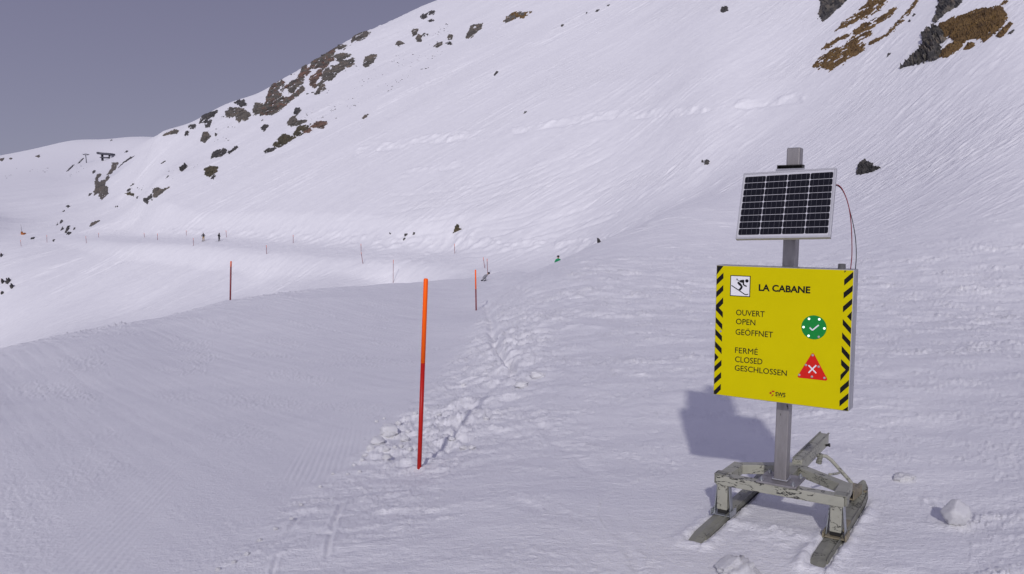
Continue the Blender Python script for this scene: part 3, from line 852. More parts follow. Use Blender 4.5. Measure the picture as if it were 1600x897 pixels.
# open light and closed light
gc = fp(655, 400); gr = ((fp(723, 402)[0] - fp(587, 398)[0]) / 2 + (fp(655, 331)[1] - fp(655, 469)[1]) / 2) / 2
sheet('open_light', [disc(gc[0], gc[1], gr, 48)], M_GRN, -.0010, .001)
ck = [fp(632, 401), fp(647, 416), fp(682, 387)]
mb = SB(); k_[0] = 0; put(stroke(ck, .0075)); mb.build('check_mark', M_WHT, BOX)
def rounded(poly, r, n=6):
    out = []
    L = len(poly)
    for i in range(L):
        p = Vector(poly[i]); a = Vector(poly[i-1]) - p; b = Vector(poly[(i+1) % L]) - p
        a.normalize(); b.normalize(); ang = a.angle(b); d = r / math.tan(ang / 2)
        p0, p1 = p + a * d, p + b * d
        cc = p + (a + b).normalized() * (r / math.sin(ang / 2))
        v0, v1 = p0 - cc, p1 - cc
        th = math.atan2(v0.x * v1.y - v0.y * v1.x, v0.dot(v1))
        for k in range(n + 1):
            t_ = th * k / n
            out.append((cc.x + v0.x*math.cos(t_) - v0.y*math.sin(t_), cc.y + v0.x*math.sin(t_) + v0.y*math.cos(t_)))
    return out
tri = [fp(650, 536), fp(560, 681), fp(736, 700)]
sheet('closed_light', [rounded(tri, .009)], M_RED, -.0010, .001)
mb = SB(); k_[0] = 0; put(stroke([fp(626, 612), fp(669, 657)], .0075)); put(stroke([fp(669, 612), fp(626, 655)], .0075)); mb.build('cross_mark', M_WHT, BOX)
for i, (x, y) in enumerate([(628,352),(685,355),(598,398),(713,406),(626,447),(682,453),(649,556),(612,611),(682,620),(575,667),(645,676),(714,683)]):
    a = fp(x, y); mb = SB(); rr0 = .0068
    mb.tube([(a[0], 0, a[1]), (a[0], -.003, a[1])], rr0, 14); mb.tube([(a[0], -.003, a[1]), (a[0], -.0052, a[1])], [rr0, rr0 * .55], 14)
    mb.build('led', M_LEDON if i < 5 else M_LED, BOX)
mb = SB(); a = fp(131, 420); mb.tube([(a[0], .001, a[1]), (a[0], -.003, a[1])], .006, 12); mb.build('screw', M_ALU, BOX)
# cable gland on the top edge, two wires down into the box
mb = SB(); gx_ = sl(1315, 420, 1, .05)[0]; mb.tube([(gx_, .055, SH/2 + .003), (gx_, .055, SH/2 + .03), (gx_, .055, SH/2 + .033)], [.0215, .0205, .018], 20)
mb.build('cable_gland', M_RUB, BOX)

# --- solar panel
pM = rot3(R(-33.6), -0.030, R(-23.1))
pc = Vector(at(1229, 318.7, 4.6)); pc = Vector((1.569, 4.6, 0.116))
pl_c = SM.inverted() @ (pc - Vector(SC_O))
pl_R = SM.inverted() @ pM
PW_, PHH = 0.526, 0.4245
class PB_(MB):
    def build(s, *a, **k):
        s.v = [tuple(pl_R @ Vector(p) + pl_c + OFF) for p in s.v]
        return super().build(*a, **k)
m = PB_(); fw = .011
m.box(-PW_/2, PW_/2, 0, .03, PHH/2 - fw, PHH/2); m.box(-PW_/2, PW_/2, 0, .03, -PHH/2, -PHH/2 + fw)
m.box(-PW_/2, -PW_/2 + fw, .0003, .0297, -PHH/2 + fw, PHH/2 - fw); m.box(PW_/2 - fw, PW_/2, .0003, .0297, -PHH/2 + fw, PHH/2 - fw)
PANEL = m.build('solar_panel', M_ALUW, SGN, bevel=.0015)
m = PB_(); m.box(-PW_/2 + fw - .001, PW_/2 - fw + .001, .003, .006, -PHH/2 + fw - .001, PHH/2 - fw + .001)
BACKS = m.build('backsheet', plain('white_backsheet', (0.50, 0.50, 0.53), 0.3, 0, .03), PANEL)
HS = homog([(312,78),(1397,10),(218,848),(1325,825)], [(-PW_/2, PHH/2), (PW_/2, PHH/2), (-PW_/2, -PHH/2), (PW_/2, -PHH/2)])
c00, c11, c01, c10 = fp(332,122,HS), fp(1300,778,HS), fp(1363,55,HS), fp(245,808,HS)
cx0, cx1 = (c00[0] + c10[0]) / 2, (c11[0] + c01[0]) / 2; cz1, cz0 = (c00[1] + c01[1]) / 2, (c11[1] + c10[1]) / 2
m = PB_(); bw, bh = (cx1 - cx0) / 4, (cz1 - cz0) / 9; g_ = .0028; cc_ = .0055
for i in range(4):
    for j in range(9):
        x0, x1 = cx0 + i * bw + g_/2, cx0 + (i+1) * bw - g_/2; z0, z1 = cz0 + j * bh + g_/2, cz0 + (j+1) * bh - g_/2
        m.prism([(x0 + cc_, z0), (x1 - cc_, z0), (x1, z0 + cc_), (x1, z1 - cc_), (x1 - cc_, z1), (x0 + cc_, z1), (x0, z1 - cc_), (x0, z0 + cc_)], .0022, .0035)
        for b in range(1, 5):
            xb = x0 + (x1 - x0) * (b - .35) / 4.3
            m.prism([(xb - .0006, z0 + .001), (xb + .0006, z0 + .001), (xb + .0006, z1 - .001), (xb - .0006, z1 - .001)], .0017, .003, 1)
m.build('solar_cells', [M_CELL, M_BUS], PANEL)
# bracket that holds the panel to the post: angle strip above its top edge, lower clamp behind
m = SB()
ty = 0.165 - pw
bx0, bx1 = sl(1216, 265, 1, ty - .02)[0], sl(1256, 262, 1, ty - .02)[0]
bz = sl(1236, 258, 1, ty - .02)[2]
m.box(bx0, bx1, ty - .0045, ty - .0005, bz - .06, bz)
m.box(bx0, bx1, ty - .05, ty - .0047, bz - .006, bz)
m.box(bx0, bx0 + .005, ty - .05, ty - .0047, bz - .06, bz - .0062); m.box(bx1 - .005, bx1, ty - .05, ty - .0047, bz - .06, bz - .0062)
BRK = m.build('panel_bracket', M_DARKM, SGN, bevel=.001)
m = SB(); m.box(bx0 - .004, bx1 + .012, ty - .06, ty - .0508, bz - .055, bz - .022); m.build('clamp_strip', M_ALU, BRK, bevel=.001)
m = SB(); m.box(px1 - .06, px1 + .06, ty - .09, ty - .0005, pl_c.z - .20, pl_c.z - .17); m.build('lower_bracket', M_DARKM, BRK, bevel=.002)
# wires
def wire(px_pts, y0, y1, rad, m_, nm):
    n = len(px_pts); pts = []
    for i, (x, y) in enumerate(px_pts): pts.append(Vector(sl(x, y, 1, y0 + (y1 - y0) * min(1, i / (n - 1)))))
    out = []
    for i in range(n - 1):                        # Catmull-Rom
        p0, p1, p2, p3 = pts[max(i-1, 0)], pts[i], pts[i+1], pts[min(i+2, n-1)]
        for k in range(6):
            t_ = k / 6; out.append(0.5 * ((2*p1) + (p2-p0)*t_ + (2*p0-5*p1+4*p2-p3)*t_*t_ + (3*p1-p0-3*p2+p3)*t_**3))
    out.append(pts[-1])
    mb_ = SB(); mb_.tube(out, rad, 7); mb_.build(nm, m_, SGN, smooth=True)
wire([(1303,289), (1309,289), (1315,294), (1321,306), (1326,322), (1329.5,345), (1331,375), (1331,400), (1329,421)], .10, .07, .0026, M_WR, 'red_wire')
wire([(1303,289.5), (1310,291), (1316,297), (1322,309), (1327.5,328), (1333,350), (1337,375), (1338,400), (1336.5,421)], .105, .085, .0024, M_WB, 'black_wire')

# --- sled frame
zt = -0.932
def beam(a, b, wd, ht, name, m_=None, par=None, bev=.004):
    mb_ = SB(); mb_.bar(a, b, wd, ht); return mb_.build(name, m_ or M_PAINT, par or SGN, bevel=bev)
FR = beam((-.385, .085, zt - .031), (.380, .100, zt - .031), .078, .062, 'front_beam', M_PAINT3)
for s_ in (-1, 1):
    xx = -.385 if s_ < 0 else .380; yy = .085 if s_ < 0 else .100
    mb_ = SB(); mb_.box(xx - .014 if s_ < 0 else xx + .001, xx - .001 if s_ < 0 else xx + .016, yy - .02, yy + .045, zt - .058, zt + .006); mb_.build('end_plate', M_PAINT2, FR, bevel=.002)
    mb_ = SB(); mb_.box(xx - .012 if s_ < 0 else xx - .055, xx + .055 if s_ < 0 else xx + .014, yy - .03, yy + .055, zt + .0005, zt + .006); mb_.build('top_flange', M_PAINT2, FR, bevel=.001)
SAL = beam((-.352, .1245, zt - .034), (-.345, .405, zt - .034), .072, .066, 'side_arm')
SAR = beam((.345, .1395, zt - .034), (.335, .375, zt - .034), .072, .066, 'side_arm')
RBL = beam((-.335, .385, zt - .035), (-.04, .585, zt - .035), .070, .062, 'rear_beam')
RBR = beam((.325, .355, zt - .035), (-.02, .585, zt - .035), .070, .062, 'rear_beam')
beam((-.01, .125, zt - .030), (-.02, .58, zt - .030), .060, .050, 'centre_beam', M_PAINT2)
dt = sl(1288, 677, 0, -.015); 
DB = beam((-.02, .60, zt - .02), (-.015, dt[1], dt[2] - .042), .066, .085, 'drawbar')
d0 = Vector((-.02, .60, zt - .02)); d1 = Vector((-.015, dt[1], dt[2] - .042)); dd_ = (d1 - d0).normalized(); up_ = Vector((1,0,0)).cross(dd_).normalized()
mb_ = SB()
for sx in (-1, 1):
    off = Vector((sx * .030, 0, 0)) + up_ * .046
    mb_.bar(d0 + off + dd_ * .02, d1 + off + dd_ * .010, .012, .006, up=tuple(up_))
mb_.build('drawbar_flange', M_PAINT2, DB, bevel=.001)
mb_ = SB(); pc_ = d1 - dd_ * .10 + Vector((.034, 0, 0)) - up_ * .02
mb_.tube([pc_ + Vector((.0, 0, 0)), pc_ + Vector((.022, 0, .005))], .009, 10); mb_.tube([pc_ + Vector((.022, 0, .005)), pc_ + Vector((.030, 0, .006))], .014, 10)
mb_.build('hitch_pin', M_DARKM, DB)
# hand pipe from drawbar down to the right runner
pp_ = [(1277,712,.78), (1284,712,.80), (1291,713,.82), (1299,719,.83), (1307,728,.84), (1316,738,.85), (1324,747,.86), (1330,754,.87), (1333,760,.875), (1334,768,.88)]
pts = [Vector(sl(x, y, 1, d)) for x, y, d in pp_]
mb_ = SB(); mb_.tube(pts, .0125, 12); PIPE = mb_.build('bent_pipe', M_PAINT, SGN, smooth=True)
mb_ = SB(); mb_.tube([Vector(sl(1315, 737, 1, .85)), Vector(sl(1308, 740, 1, .79)), Vector(sl(1300, 741, 1, .70)), Vector(sl(1296, 741, 1, .62))], .008, 8); mb_.build('pipe_brace', M_PAINT, PIPE, smooth=True)
a = Vector(sl(1283, 709, 1, .79)); b = Vector(sl(1279, 724, 1, .79))
mb_ = SB(); mb_.tube([a, a + (b-a)*.30], .014, 12); mb_.tube([a + (b-a)*.30, a + (b-a)*.62], .017, 12); mb_.tube([a + (b-a)*.62, a + (b-a)*.68], .014, 12); mb_.tube([a + (b-a)*.68, b], .019, 12, 0); mb_.build('hitch_coupling', M_PAINT2, DB)
mb_ = SB(); mb_.tube([b + (b-a)*.001, b + (b-a)*.012], .013, 12); mb_.build('coupling_bore', M_BLACKP, DB)
a = Vector(sl(1327, 768, 1, .86)); mb_ = SB(); mb_.tube([a, Vector(sl(1337, 767, 1, .89))], .017, 12); mb_.build('pipe_sleeve', M_RUSTY, PIPE)

# --- runners, legs
ZS = -1.192                                      # top face of the runners
def runner(xc, y0, y1, hw, tail):
    mb_ = SB(); prof = []
    n = 26
    for i in range(n + 1):
        f = i / n; y = y0 + (y1 - y0) * f
        zz = ZS; wd = hw
        if f < .12: zz -= .028 * ((.12 - f) / .12) ** 1.5; wd = hw * (1 - .05 * (.12 - f) / .12)
        if f > .80: zz += tail * ((f - .80) / .20) ** 1.6
        if f > .93: wd = hw * math.sqrt(max(.02, 1 - ((f - .93) / .0735) ** 2))
        prof.append((y, zz, wd))
    vv, ff = [], []
    for y, zz, wd in prof: vv += [(xc - wd, y, zz), (xc - wd*.04, y, zz + .007), (xc + wd*.04, y, zz + .007), (xc + wd, y, zz), (xc + wd, y, zz - .022), (xc - wd, y, zz - .022)]
    for i in range(n):
        for k in range(6): ff.append((i*6 + k, i*6 + (k+1) % 6, (i+1)*6 + (k+1) % 6, (i+1)*6 + k))
    ff.append((0,1,2,3,4,5)); ff.append(tuple((n*6 + k) for k in (5,4,3,2,1,0)))
    mb_.add(vv, ff); o = mb_.build('runner', M_PAINT2, SGN)
    mb_ = SB()
    for i in range(2, n - 2):
        y, zz, wd = prof[i]; y2, z2, w2 = prof[i+1]
        mb_.bar((xc + wd + .003, y, zz - .005), (xc + w2 + .003, y2, z2 - .005), .006, .040)
    mb_.build('runner_flange', M_PAINT2, o)
    mb_ = SB()
    for i in range(0, n - 2):
        y, zz, wd = prof[i]; y2, z2, w2 = prof[i+1]
        mb_.bar((xc, y, zz - .030), (xc, y2, z2 - .030), 2 * wd + .014, .014)
    mb_.build('runner_sole', M_BLACKP, o)
    y, zz, wd = prof[0]
    mb_ = SB(); mb_.bar((xc + .004, y - .004, zz + .003), (xc + .004, y + .018, zz + .008), .060, .010); mb_.build('runner_tip', M_BLACKP, o)
    return o
RUL = runner(-.350, -.44, 1.02, .041, .03)
RUR = runner(.325, -.39, 1.03, .044, .085)
for xl, yl, ru in ((-.342, .085, RUL), (.338, .098, RUR)):
    zb = ZS + .028
    mb_ = SB(); mb_.box(xl - .033, xl + .033, yl - .034, yl + .034, zb + .012, zt - .0625)
    LEG = mb_.build('leg', M_PAINT, SGN, bevel=.005)
    for s_ in (-1, 1):
        mb_ = SB(); mb_.bar((xl + s_ * .0375, yl + .002, zt - .063), (xl + s_ * .054, yl + .002, ZS + .012), .007, .040, up=(0,1,0)); mb_.build('leg_strap', M_GALV, LEG, bevel=.001)
    mb_ = SB(); xc = -.350 if xl < 0 else .325
    mb_.box(xl - .055, xl + .055, yl - .055, yl + .055, ZS + .0075, ZS + .014)
    mb_.box(xl - .068, xl - .0585, yl - .055, yl + .055, ZS + .002, ZS + .040); mb_.box(xl + .0585, xl + .068, yl - .055, yl + .055, ZS + .002, ZS + .040)
    mb_.build('foot_bracket', M_RUSTY if xl > 0 else M_GALV, LEG, bevel=.002)
    mb_ = SB(); mb_.box(xl - .030, xl + .030, yl - .025, yl + .03, ZS + .0145, zb + .0115); mb_.build('pivot_block', M_DARKM, LEG, bevel=.003)
# clamp on the tail of the right runner
a = Vector(sl(1326, 773, 1, .70)); b = Vector(sl(1339, 763, 1, .88))
mb_ = SB(); d_ = (b - a).normalized(); sx = d_.cross(Vector((0,0,1))).normalized(); sz = sx.cross(d_)
for o1, o2, ww, hh in ((0, .030, .066, .006), (0, -.030, .066, .006), (.030, 0, .006, .054), (-.030, 0, .006, .054)):
    mb_.bar(a + sx * o1 + sz * o2, b + sx * o1 + sz * o2, ww, hh)
CL = mb_.build('socket_tube', M_RUSTY, RUR, bevel=.001)
mb_ = SB(); mb_.bar(a + d_ * .03, b, .052, .052); mb_.build('socket_bore', M_BLACKP, RUR)
a = Vector(sl(1352, 771, 1, .93)); mb_ = SB(); mb_.tube([a, a + Vector((0, 0, .02))], .014, 6); mb_.build('runner_bolt', M_RUSTY, RUR)
mb_ = SB(); mb_.bar((.335, .19, ZS + .018), (.335, .36, ZS + .018), .075, .022); mb_.build('runner_pad', M_RUSTY, RUR, bevel=.002)
# ------------------------------------------------------------------ piste marker poles
M_POR = plain('fluorescent_orange', (1.0, 0.125, 0.0), 0.45, 0, 0.04, 12)
M_PRD = plain('red_plastic', (0.42, 0.010, 0.006), 0.4, 0, 0.05, 12)
M_PDK = plain('weathered_red_plastic', (0.20, 0.035, 0.040), 0.5, 0, 0.1, 12)
M_PPK = plain('faded_orange', (0.72, 0.17, 0.08), 0.5, 0, 0.06, 12)
def pole(top, bot, split, rad, label, low=M_PDK, high=M_PPK, sink=0.15, Dfix=None):
    b = hit1(*bot) if Dfix is None else Vector(at(bot[0], bot[1], Dfix))
    rt = ray(*top); t = Vector(rt * (b.y / rt[1]))
    e = empty('marker_pole', b)
    tag(e, label, 'marker pole', 'marker poles along the ski runs')
    d = t - b; L = d.length; n = d.normalized()
    k = (bot[1] - split) / (bot[1] - top[1])
    m_ = MB(); m_.tube([-n * sink, d * k], rad, 14); m_.build('lower_section', low, e, smooth=False)
    m_ = MB(); m_.tube([d * k + n * .0005, d - n * rad * .7, d - n * rad * .25, d], [rad * 1.04, rad * 1.04, rad * .9, rad * .55], 14); m_.build('upper_section', high, e)
    for o in e.children:
        for p in o.data.polygons: p.use_smooth = len(p.vertices) == 4
    return e
pole((665.5, 435), (655, 731), 566, .0185, 'thick red pole with bright orange top half beside the rough snow bank, nearest the camera', M_PRD, M_POR)
pole((743, 421.5), (744, 485), 452, .028, 'orange topped pole standing in the groomed run right of the tall near pole', M_PDK, M_POR)
pole((361, 408), (359.8, 469), 417, .033, 'faded red pole on the left edge of the groomed run', M_PDK, M_PPK)
pole((614.6, 406), (614.2, 442), 412, .028, 'thin faded pole on the far edge of the run, left of the tall near pole')
pole((755, 402), (757.5, 419), 407, .028, 'left one of two thin poles above the crouched person')
pole((761, 404), (762, 429), 408.5, .028, 'right one of two thin poles, just above the crouched person')
pole((710, 381), (710.6, 396), 385, .03, 'thin pole on the slope side of the road below the olive rock')
pole((564, 381), (564.3, 393), 384, .032, 'thin pole on the upper side of the road, behind a leaning pole')
pole((564.2, 394), (567, 412), 397, .032, 'leaning thin pole on the lower side of the road')
pole((416.2, 383), (416.6, 397), 387, .035, 'thin pole on the lower road edge above the faded red pole')
pole((458, 367), (458.2, 380), 370, .035, 'thin pole on the upper road edge right of the standing skiers')
pole((302, 372), (302.2, 384), 375, .035, 'thin pole on the lower road edge left of the standing skiers')
pole((353, 360), (354, 371), 363, .035, 'thin pole behind the skier in black')
pole((291, 360), (291.2, 368), 362, .035, 'thin pole up the bank behind the skier in tan trousers')
pole((246, 365), (246.3, 375), 368, .04, 'thin pole at the far bend of the road, right of a small pole pair')
pole((225, 364), (226, 371), 366, .04, 'very small pole on the bank above the far road')
pole((154, 364), (154.2, 371), 366, .045, 'very small pole below the long dark boulder at left')
pole((134, 369), (135, 380), 372, .042, 'thin pole on the lower edge of the far road at left')
pole((73, 367), (73.5, 379), 370, .042, 'thin pole between two small dark stones at far left')
pole((32, 375), (33, 385), 378, .042, 'leftmost thin pole below the far road')

# orange padded lance by the far road
M_PAD = plain('orange_padding', (0.36, 0.13, 0.04), 0.7, 0, 0.1, 3)
M_GRY = plain('painted_steel_grey', (0.20, 0.20, 0.22), 0.5, 0.4, 0.1, 3)
b = hit1(34.5, 366); s_ = b.y / FPX
LN = empty('snow_lance', b); tag(LN, 'orange padded hydrant with a tall thin mast beside the far road at left', 'snow lance')
m = MB(); m.tube([(-.1*s_, 0, -.5), (-.5*s_, 0, 6*s_), (-1.3*s_, 0, 15.5*s_)], [.07, .06, .04], 8); m.build('mast', M_GRY, LN)
m = MB(); m.box(-1.1*s_, .4*s_, -.4, .4, -.3, 4.2*s_); m.build('mast_pad', M_PAD, LN, bevel=.12)
m = MB(); m.box(.7*s_, 4.6*s_, -.6, .6, -.3, 2.4*s_); BX_ = m.build('hydrant_box', M_PAD, LN, bevel=.15)
m = MB(); m.box(3.0*s_, 4.3*s_, -.65, -.602, .5*s_, 1.8*s_); m.build('box_door', plain('dark_orange_panel', (0.25, 0.06, 0.02), .6), BX_)

# ------------------------------------------------------------------ chairlift station and pylon far up the left
M_BLD = plain('dark_cladding', (0.075, 0.075, 0.095), 0.6, 0, 0.15, .5)
M_BLDL = plain('pale_cladding', (0.42, 0.42, 0.46), 0.6, 0, 0.1, .5)
b = hit1(168, 249); s_ = b.y / FPX
ST = empty('lift_station', b); tag(ST, 'dark roofed chairlift station on the distant snowfield at far left', 'lift station')
m = MB(); m.bar((-10.5*s_, -2, 8.6*s_), (10.5*s_, -2, 7.2*s_), 9, 3.0*s_); RF = m.build('roof', M_BLD, ST, bevel=.3)
m = MB(); m.box(-11.0*s_, -8.0*s_, -7, 3, 7.4*s_, 10.4*s_); m.build('roof_end', M_BLD, RF, bevel=.3)
m = MB(); m.box(-7.5*s_, 5.5*s_, -5.5, 1.5, 1.6*s_, 3.0*s_); m.build('platform', M_BLD, ST, bevel=.1)
m = MB(); m.box(-7.3*s_, -6.0*s_, -3, 0, -1.5, 7.2*s_); m.build('pillar', M_BLD, ST)
m = MB(); m.box(4.2*s_, 5.4*s_, -3, 0, -1.5, 6.6*s_); m.build('pillar', M_BLD, ST)
m = MB(); m.box(7.0*s_, 9.5*s_, -4, 1, -1.5, 5.6*s_); m.build('cabin', M_BLDL, ST, bevel=.1)
b = hit1(135.3, 254.5); s_ = b.y / FPX
PY_ = empty('lift_pylon', b); tag(PY_, 'tall T shaped chairlift pylon left of the distant station', 'lift pylon')
m = MB(); m.tube([(0, 0, -1), (-1.0*s_, 0, 13*s_)], [.45, .36], 10); m.build('column', M_BLD, PY_)
m = MB(); m.bar((-4.6*s_, 0, 12.6*s_), (3.4*s_, 0, 12.3*s_), .8, 1.1*s_); CA = m.build('crossarm', M_BLD, PY_, bevel=.08)
for sx in (-4.2, 3.0):
    m = MB(); m.bar((sx*s_, -2.2, 13.2*s_), (sx*s_, 2.2, 13.2*s_), .35, .5*s_); m.build('sheave_train', M_BLD, CA)
m = MB(); m.bar((-2.4*s_, 0, 14.2*s_), (.6*s_, 0, 14.1*s_), .5, .5*s_); m.build('top_frame', M_BLD, CA)

# ------------------------------------------------------------------ people
M_CB = plain('black_ski_cloth', (0.012, 0.012, 0.016), 0.7, 0, 0.2, 8)
M_CT = plain('tan_ski_cloth', (0.36, 0.24, 0.10), 0.75, 0, 0.15, 8)
M_CG = plain('green_ski_cloth', (0.015, 0.25, 0.10), 0.7, 0, 0.12, 8)
M_CY = plain('grey_ski_cloth', (0.24, 0.24, 0.26), 0.75, 0, 0.2, 8)
M_HEL = plain('black_helmet', (0.012, 0.012, 0.014), 0.3, 0, 0.1, 8)
M_SKIN = plain('skin', (0.42, 0.26, 0.19), 0.55, 0, 0.08, 8)
M_GOG = plain('goggle_lens', (0.03, 0.025, 0.03), 0.15, 0, 0.05, 8)
M_SKI = plain('dark_ski', (0.03, 0.03, 0.04), 0.4, 0, 0.3, 3)
def body(J, E_, rad, name='body'):
    me_ = bpy.data.meshes.new(name); names = list(J)
    me_.from_pydata([J[k] for k in names], [(names.index(a), names.index(b)) for a, b in E_], [])
    o = bpy.data.objects.new(name, me_); COL.objects.link(o)
    md = o.modifiers.new('skin', 'SKIN'); md.use_smooth_shade = True
    for i, k in enumerate(names):
        sv = me_.skin_vertices[0].data[i]; sv.radius = (rad[k], rad[k]); sv.use_root = (k == 'pelvis')
    o.modifiers.new('sub', 'SUBSURF').levels = 2
    dg = bpy.context.evaluated_depsgraph_get(); dg.update()
    m2 = bpy.data.meshes.new_from_object(o.evaluated_get(dg)); m2.name = name
    bpy.data.objects.remove(o); bpy.data.meshes.remove(me_)
    return m2
EDG = [('pelvis','waist'),('waist','chest'),('chest','neck'),('neck','head'),('head','crown'),
       ('chest','sh.L'),('sh.L','el.L'),('el.L','wr.L'),('wr.L','ha.L'),('chest','sh.R'),('sh.R','el.R'),('el.R','wr.R'),('wr.R','ha.R'),
       ('pelvis','hip.L'),('hip.L','kn.L'),('kn.L','an.L'),('an.L','toe.L'),('pelvis','hip.R'),('hip.R','kn.R'),('kn.R','an.R'),('an.R','toe.R')]
RAD = dict(pelvis=.15, waist=.14, chest=.165, neck=.065, head=.095, crown=.075)
for s_ in 'LR':
    RAD.update({'sh.'+s_: .085, 'el.'+s_: .062, 'wr.'+s_: .045, 'ha.'+s_: .052, 'hip.'+s_: .11, 'kn.'+s_: .078, 'an.'+s_: .070, 'toe.'+s_: .055})
def stand_pose(arm='down'):
    J = dict(pelvis=(0,0,.95), waist=(0,.01,1.12), chest=(0,.0,1.34), neck=(0,-.01,1.50), head=(0,-.02,1.63), crown=(0,-.01,1.72))
    for s_, k in (('L', -1), ('R', 1)):
        J.update({'sh.'+s_: (k*.20,0,1.42), 'hip.'+s_: (k*.11,0,.88), 'kn.'+s_: (k*.125,-.03,.50), 'an.'+s_: (k*.13,.02,.12), 'toe.'+s_: (k*.135,-.16,.06)})
        if arm == 'out': J.update({'el.'+s_: (k*.36,.0,1.20), 'wr.'+s_: (k*.26,-.18,1.06), 'ha.'+s_: (k*.23,-.26,1.05)})
        else: J.update({'el.'+s_: (k*.30,.05,1.15), 'wr.'+s_: (k*.24,-.16,1.02), 'ha.'+s_: (k*.22,-.24,1.02)})
    return J
def person(label, pos, J, yaw, mats, zsplit, helmet=True, skis=True, face=True, group=None, scale=1.0, splitfn=None):
    e = empty('person', pos, (0, 0, yaw)); tag(e, label, 'person', group); e.scale = (scale,) * 3
    m2 = body(J, EDG, RAD)
    for mm in mats: m2.materials.append(mm)
    hz = J['neck'][2]
    for p in m2.polygons:
        c_ = p.center
        if splitfn: p.material_index = splitfn(c_)
        elif c_.z > hz + .035: p.material_index = 3
        elif c_.z < .20: p.material_index = 2
        elif c_.z < zsplit and abs(c_.x) < .22: p.material_index = 1
        else: p.material_index = 0
        p.use_smooth = True
    o = bpy.data.objects.new('body', m2); COL.objects.link(o); o.parent = e
    hd = Vector(J['head']); cr = Vector(J['crown']); ax = (cr - Vector(J['neck'])).normalized()
    fw = Vector((0, -1, 0)); fw = (fw - ax * fw.dot(ax)).normalized(); sd_ = fw.cross(ax)
    def ell(c_, ra, rf, ru, n=12, k=8, cut=-1.0):
        vv, ff = [], []
        for i in range(k + 1):
            a = -math.pi/2 + math.pi * i / k
            zz = max(cut, math.sin(a)); rr_ = math.cos(a) if math.sin(a) >= cut else math.sqrt(max(0, 1 - cut*cut)) * (i / k)
            for j in range(n):
                t_ = 2*math.pi*j/n
                vv.append(c_ + sd_ * (ra * rr_ * math.cos(t_)) + fw * (rf * rr_ * math.sin(t_)) + ax * (ru * zz))
        for i in range(k):
            for j in range(n): ff.append((i*n+j, i*n+(j+1) % n, (i+1)*n+(j+1) % n, (i+1)*n+j))
        return vv, ff
    hc = hd + ax * .045
    if helmet:
        mb_ = MB(); mb_.add(*ell(hc + ax * .01 - fw * .01, .122, .138, .125, 14, 10, -.25)); mb_.build('helmet', M_HEL, o, smooth=True)
    if face:
        mb_ = MB(); mb_.add(*ell(hc - ax*.01 + fw * .085, .075, .035, .038)); mb_.build('goggles', M_GOG, o, smooth=True)
        mb_ = MB(); mb_.add(*ell(hc - ax*.062 + fw * .098, .015, .022, .022, 8, 6)); mb_.build('nose', M_SKIN, o, smooth=True)
    if skis:
        for s_ in 'LR':
            t_ = Vector(J['an.' + s_])
            mb_ = MB(); pr = [(-.95, .16, .030), (-.85, .07, .045), (-.70, .018, .048), (.0, .012, .036), (.75, .014, .045), (.80, .03, .040)]
            for (ya, za, wa), (yb, zb, wb_) in zip(pr, pr[1:]):
                x_ = t_.x
                mb_.add([(x_-wa, ya, za), (x_+wa, ya, za), (x_+wb_, yb, zb), (x_-wb_, yb, zb), (x_-wa, ya, za+.012), (x_+wa, ya, za+.012), (x_+wb_, yb, zb+.012), (x_-wb_, yb, zb+.012)],
                        [(0,3,2,1),(4,5,6,7),(0,1,5,4),(2,3,7,6),(1,2,6,5),(3,0,4,7)])
            mb_.build('ski', M_SKI, e)
    return e
p1 = hit1(318, 377.2); p2 = hit1(342.5, 377.2)
sc1 = (13.8 * p1.y / FPX) / 1.86; sc2 = (13.8 * p2.y / FPX) / 1.86
person('standing skier in black jacket and tan trousers on the groomed road', p1, stand_pose('out'), R(8), [M_CB, M_CT, M_CB, M_SKIN], .98, scale=sc1)
J = stand_pose('down'); J.update({'head': (0, -.06, 1.63), 'crown': (0, -.06, 1.72), 'el.L': (-.30, .10, 1.18), 'an.L': (-.16, .05, .12), 'toe.L': (-.17, -.13, .06), 'an.R': (.17, -.02, .12), 'toe.R': (.18, -.2, .06)})
person('standing skier all in black on the groomed road', p2, J, R(70), [M_CB, M_CB, M_CB, M_SKIN], .98, scale=sc2)
# green jacket: only head and shoulders rise above the hump
gth = math.atan2(ray(872, 405)[0], ray(872, 405)[1])
D3 = 75.0; x3, y3 = (872 - 800) / FPX * D3, D3
z3 = float(ground(x3, y3)[0])
top3 = at(872, 398, D3)[2]
person('skier in a green jacket and black helmet half hidden behind the snow hump', Vector((x3, y3, z3)), stand_pose('out'), R(35), [M_CG, M_CB, M_CB, M_SKIN], .98, scale=min(1.15, max(.8, (top3 - z3) / 1.86)))
# crouched person in grey below the thin poles
b = hit1(757.5, 438.5); s_ = b.y / FPX
ks = max(.5, min(1.1, 12.5 * s_ / .78))
J = dict(pelvis=(-.12,.10,.34), waist=(-.02,.02,.44), chest=(.14,-.04,.57), neck=(.27,-.08,.68), head=(.36,-.10,.76), crown=(.41,-.11,.83))
J.update({'sh.L': (.12,-.22,.58), 'el.L': (-.06,-.34,.40), 'wr.L': (-.16,-.38,.20), 'ha.L': (-.19,-.39,.12), 'sh.R': (.16,.14,.60), 'el.R': (.02,.22,.40), 'wr.R': (-.16,.16,.30), 'ha.R': (-.23,.14,.27),
          'hip.L': (-.12,-.02,.30), 'kn.L': (.12,-.20,.36), 'an.L': (.05,-.22,.08), 'toe.L': (-.10,-.26,.05), 'hip.R': (-.14,.20,.30), 'kn.R': (.04,.30,.38), 'an.R': (-.25,.28,.08), 'toe.R': (-.40,.22,.06)})
def sp4(c_):
    if c_.z > .70: return 3
    if c_.z < .15: return 2
    return 0
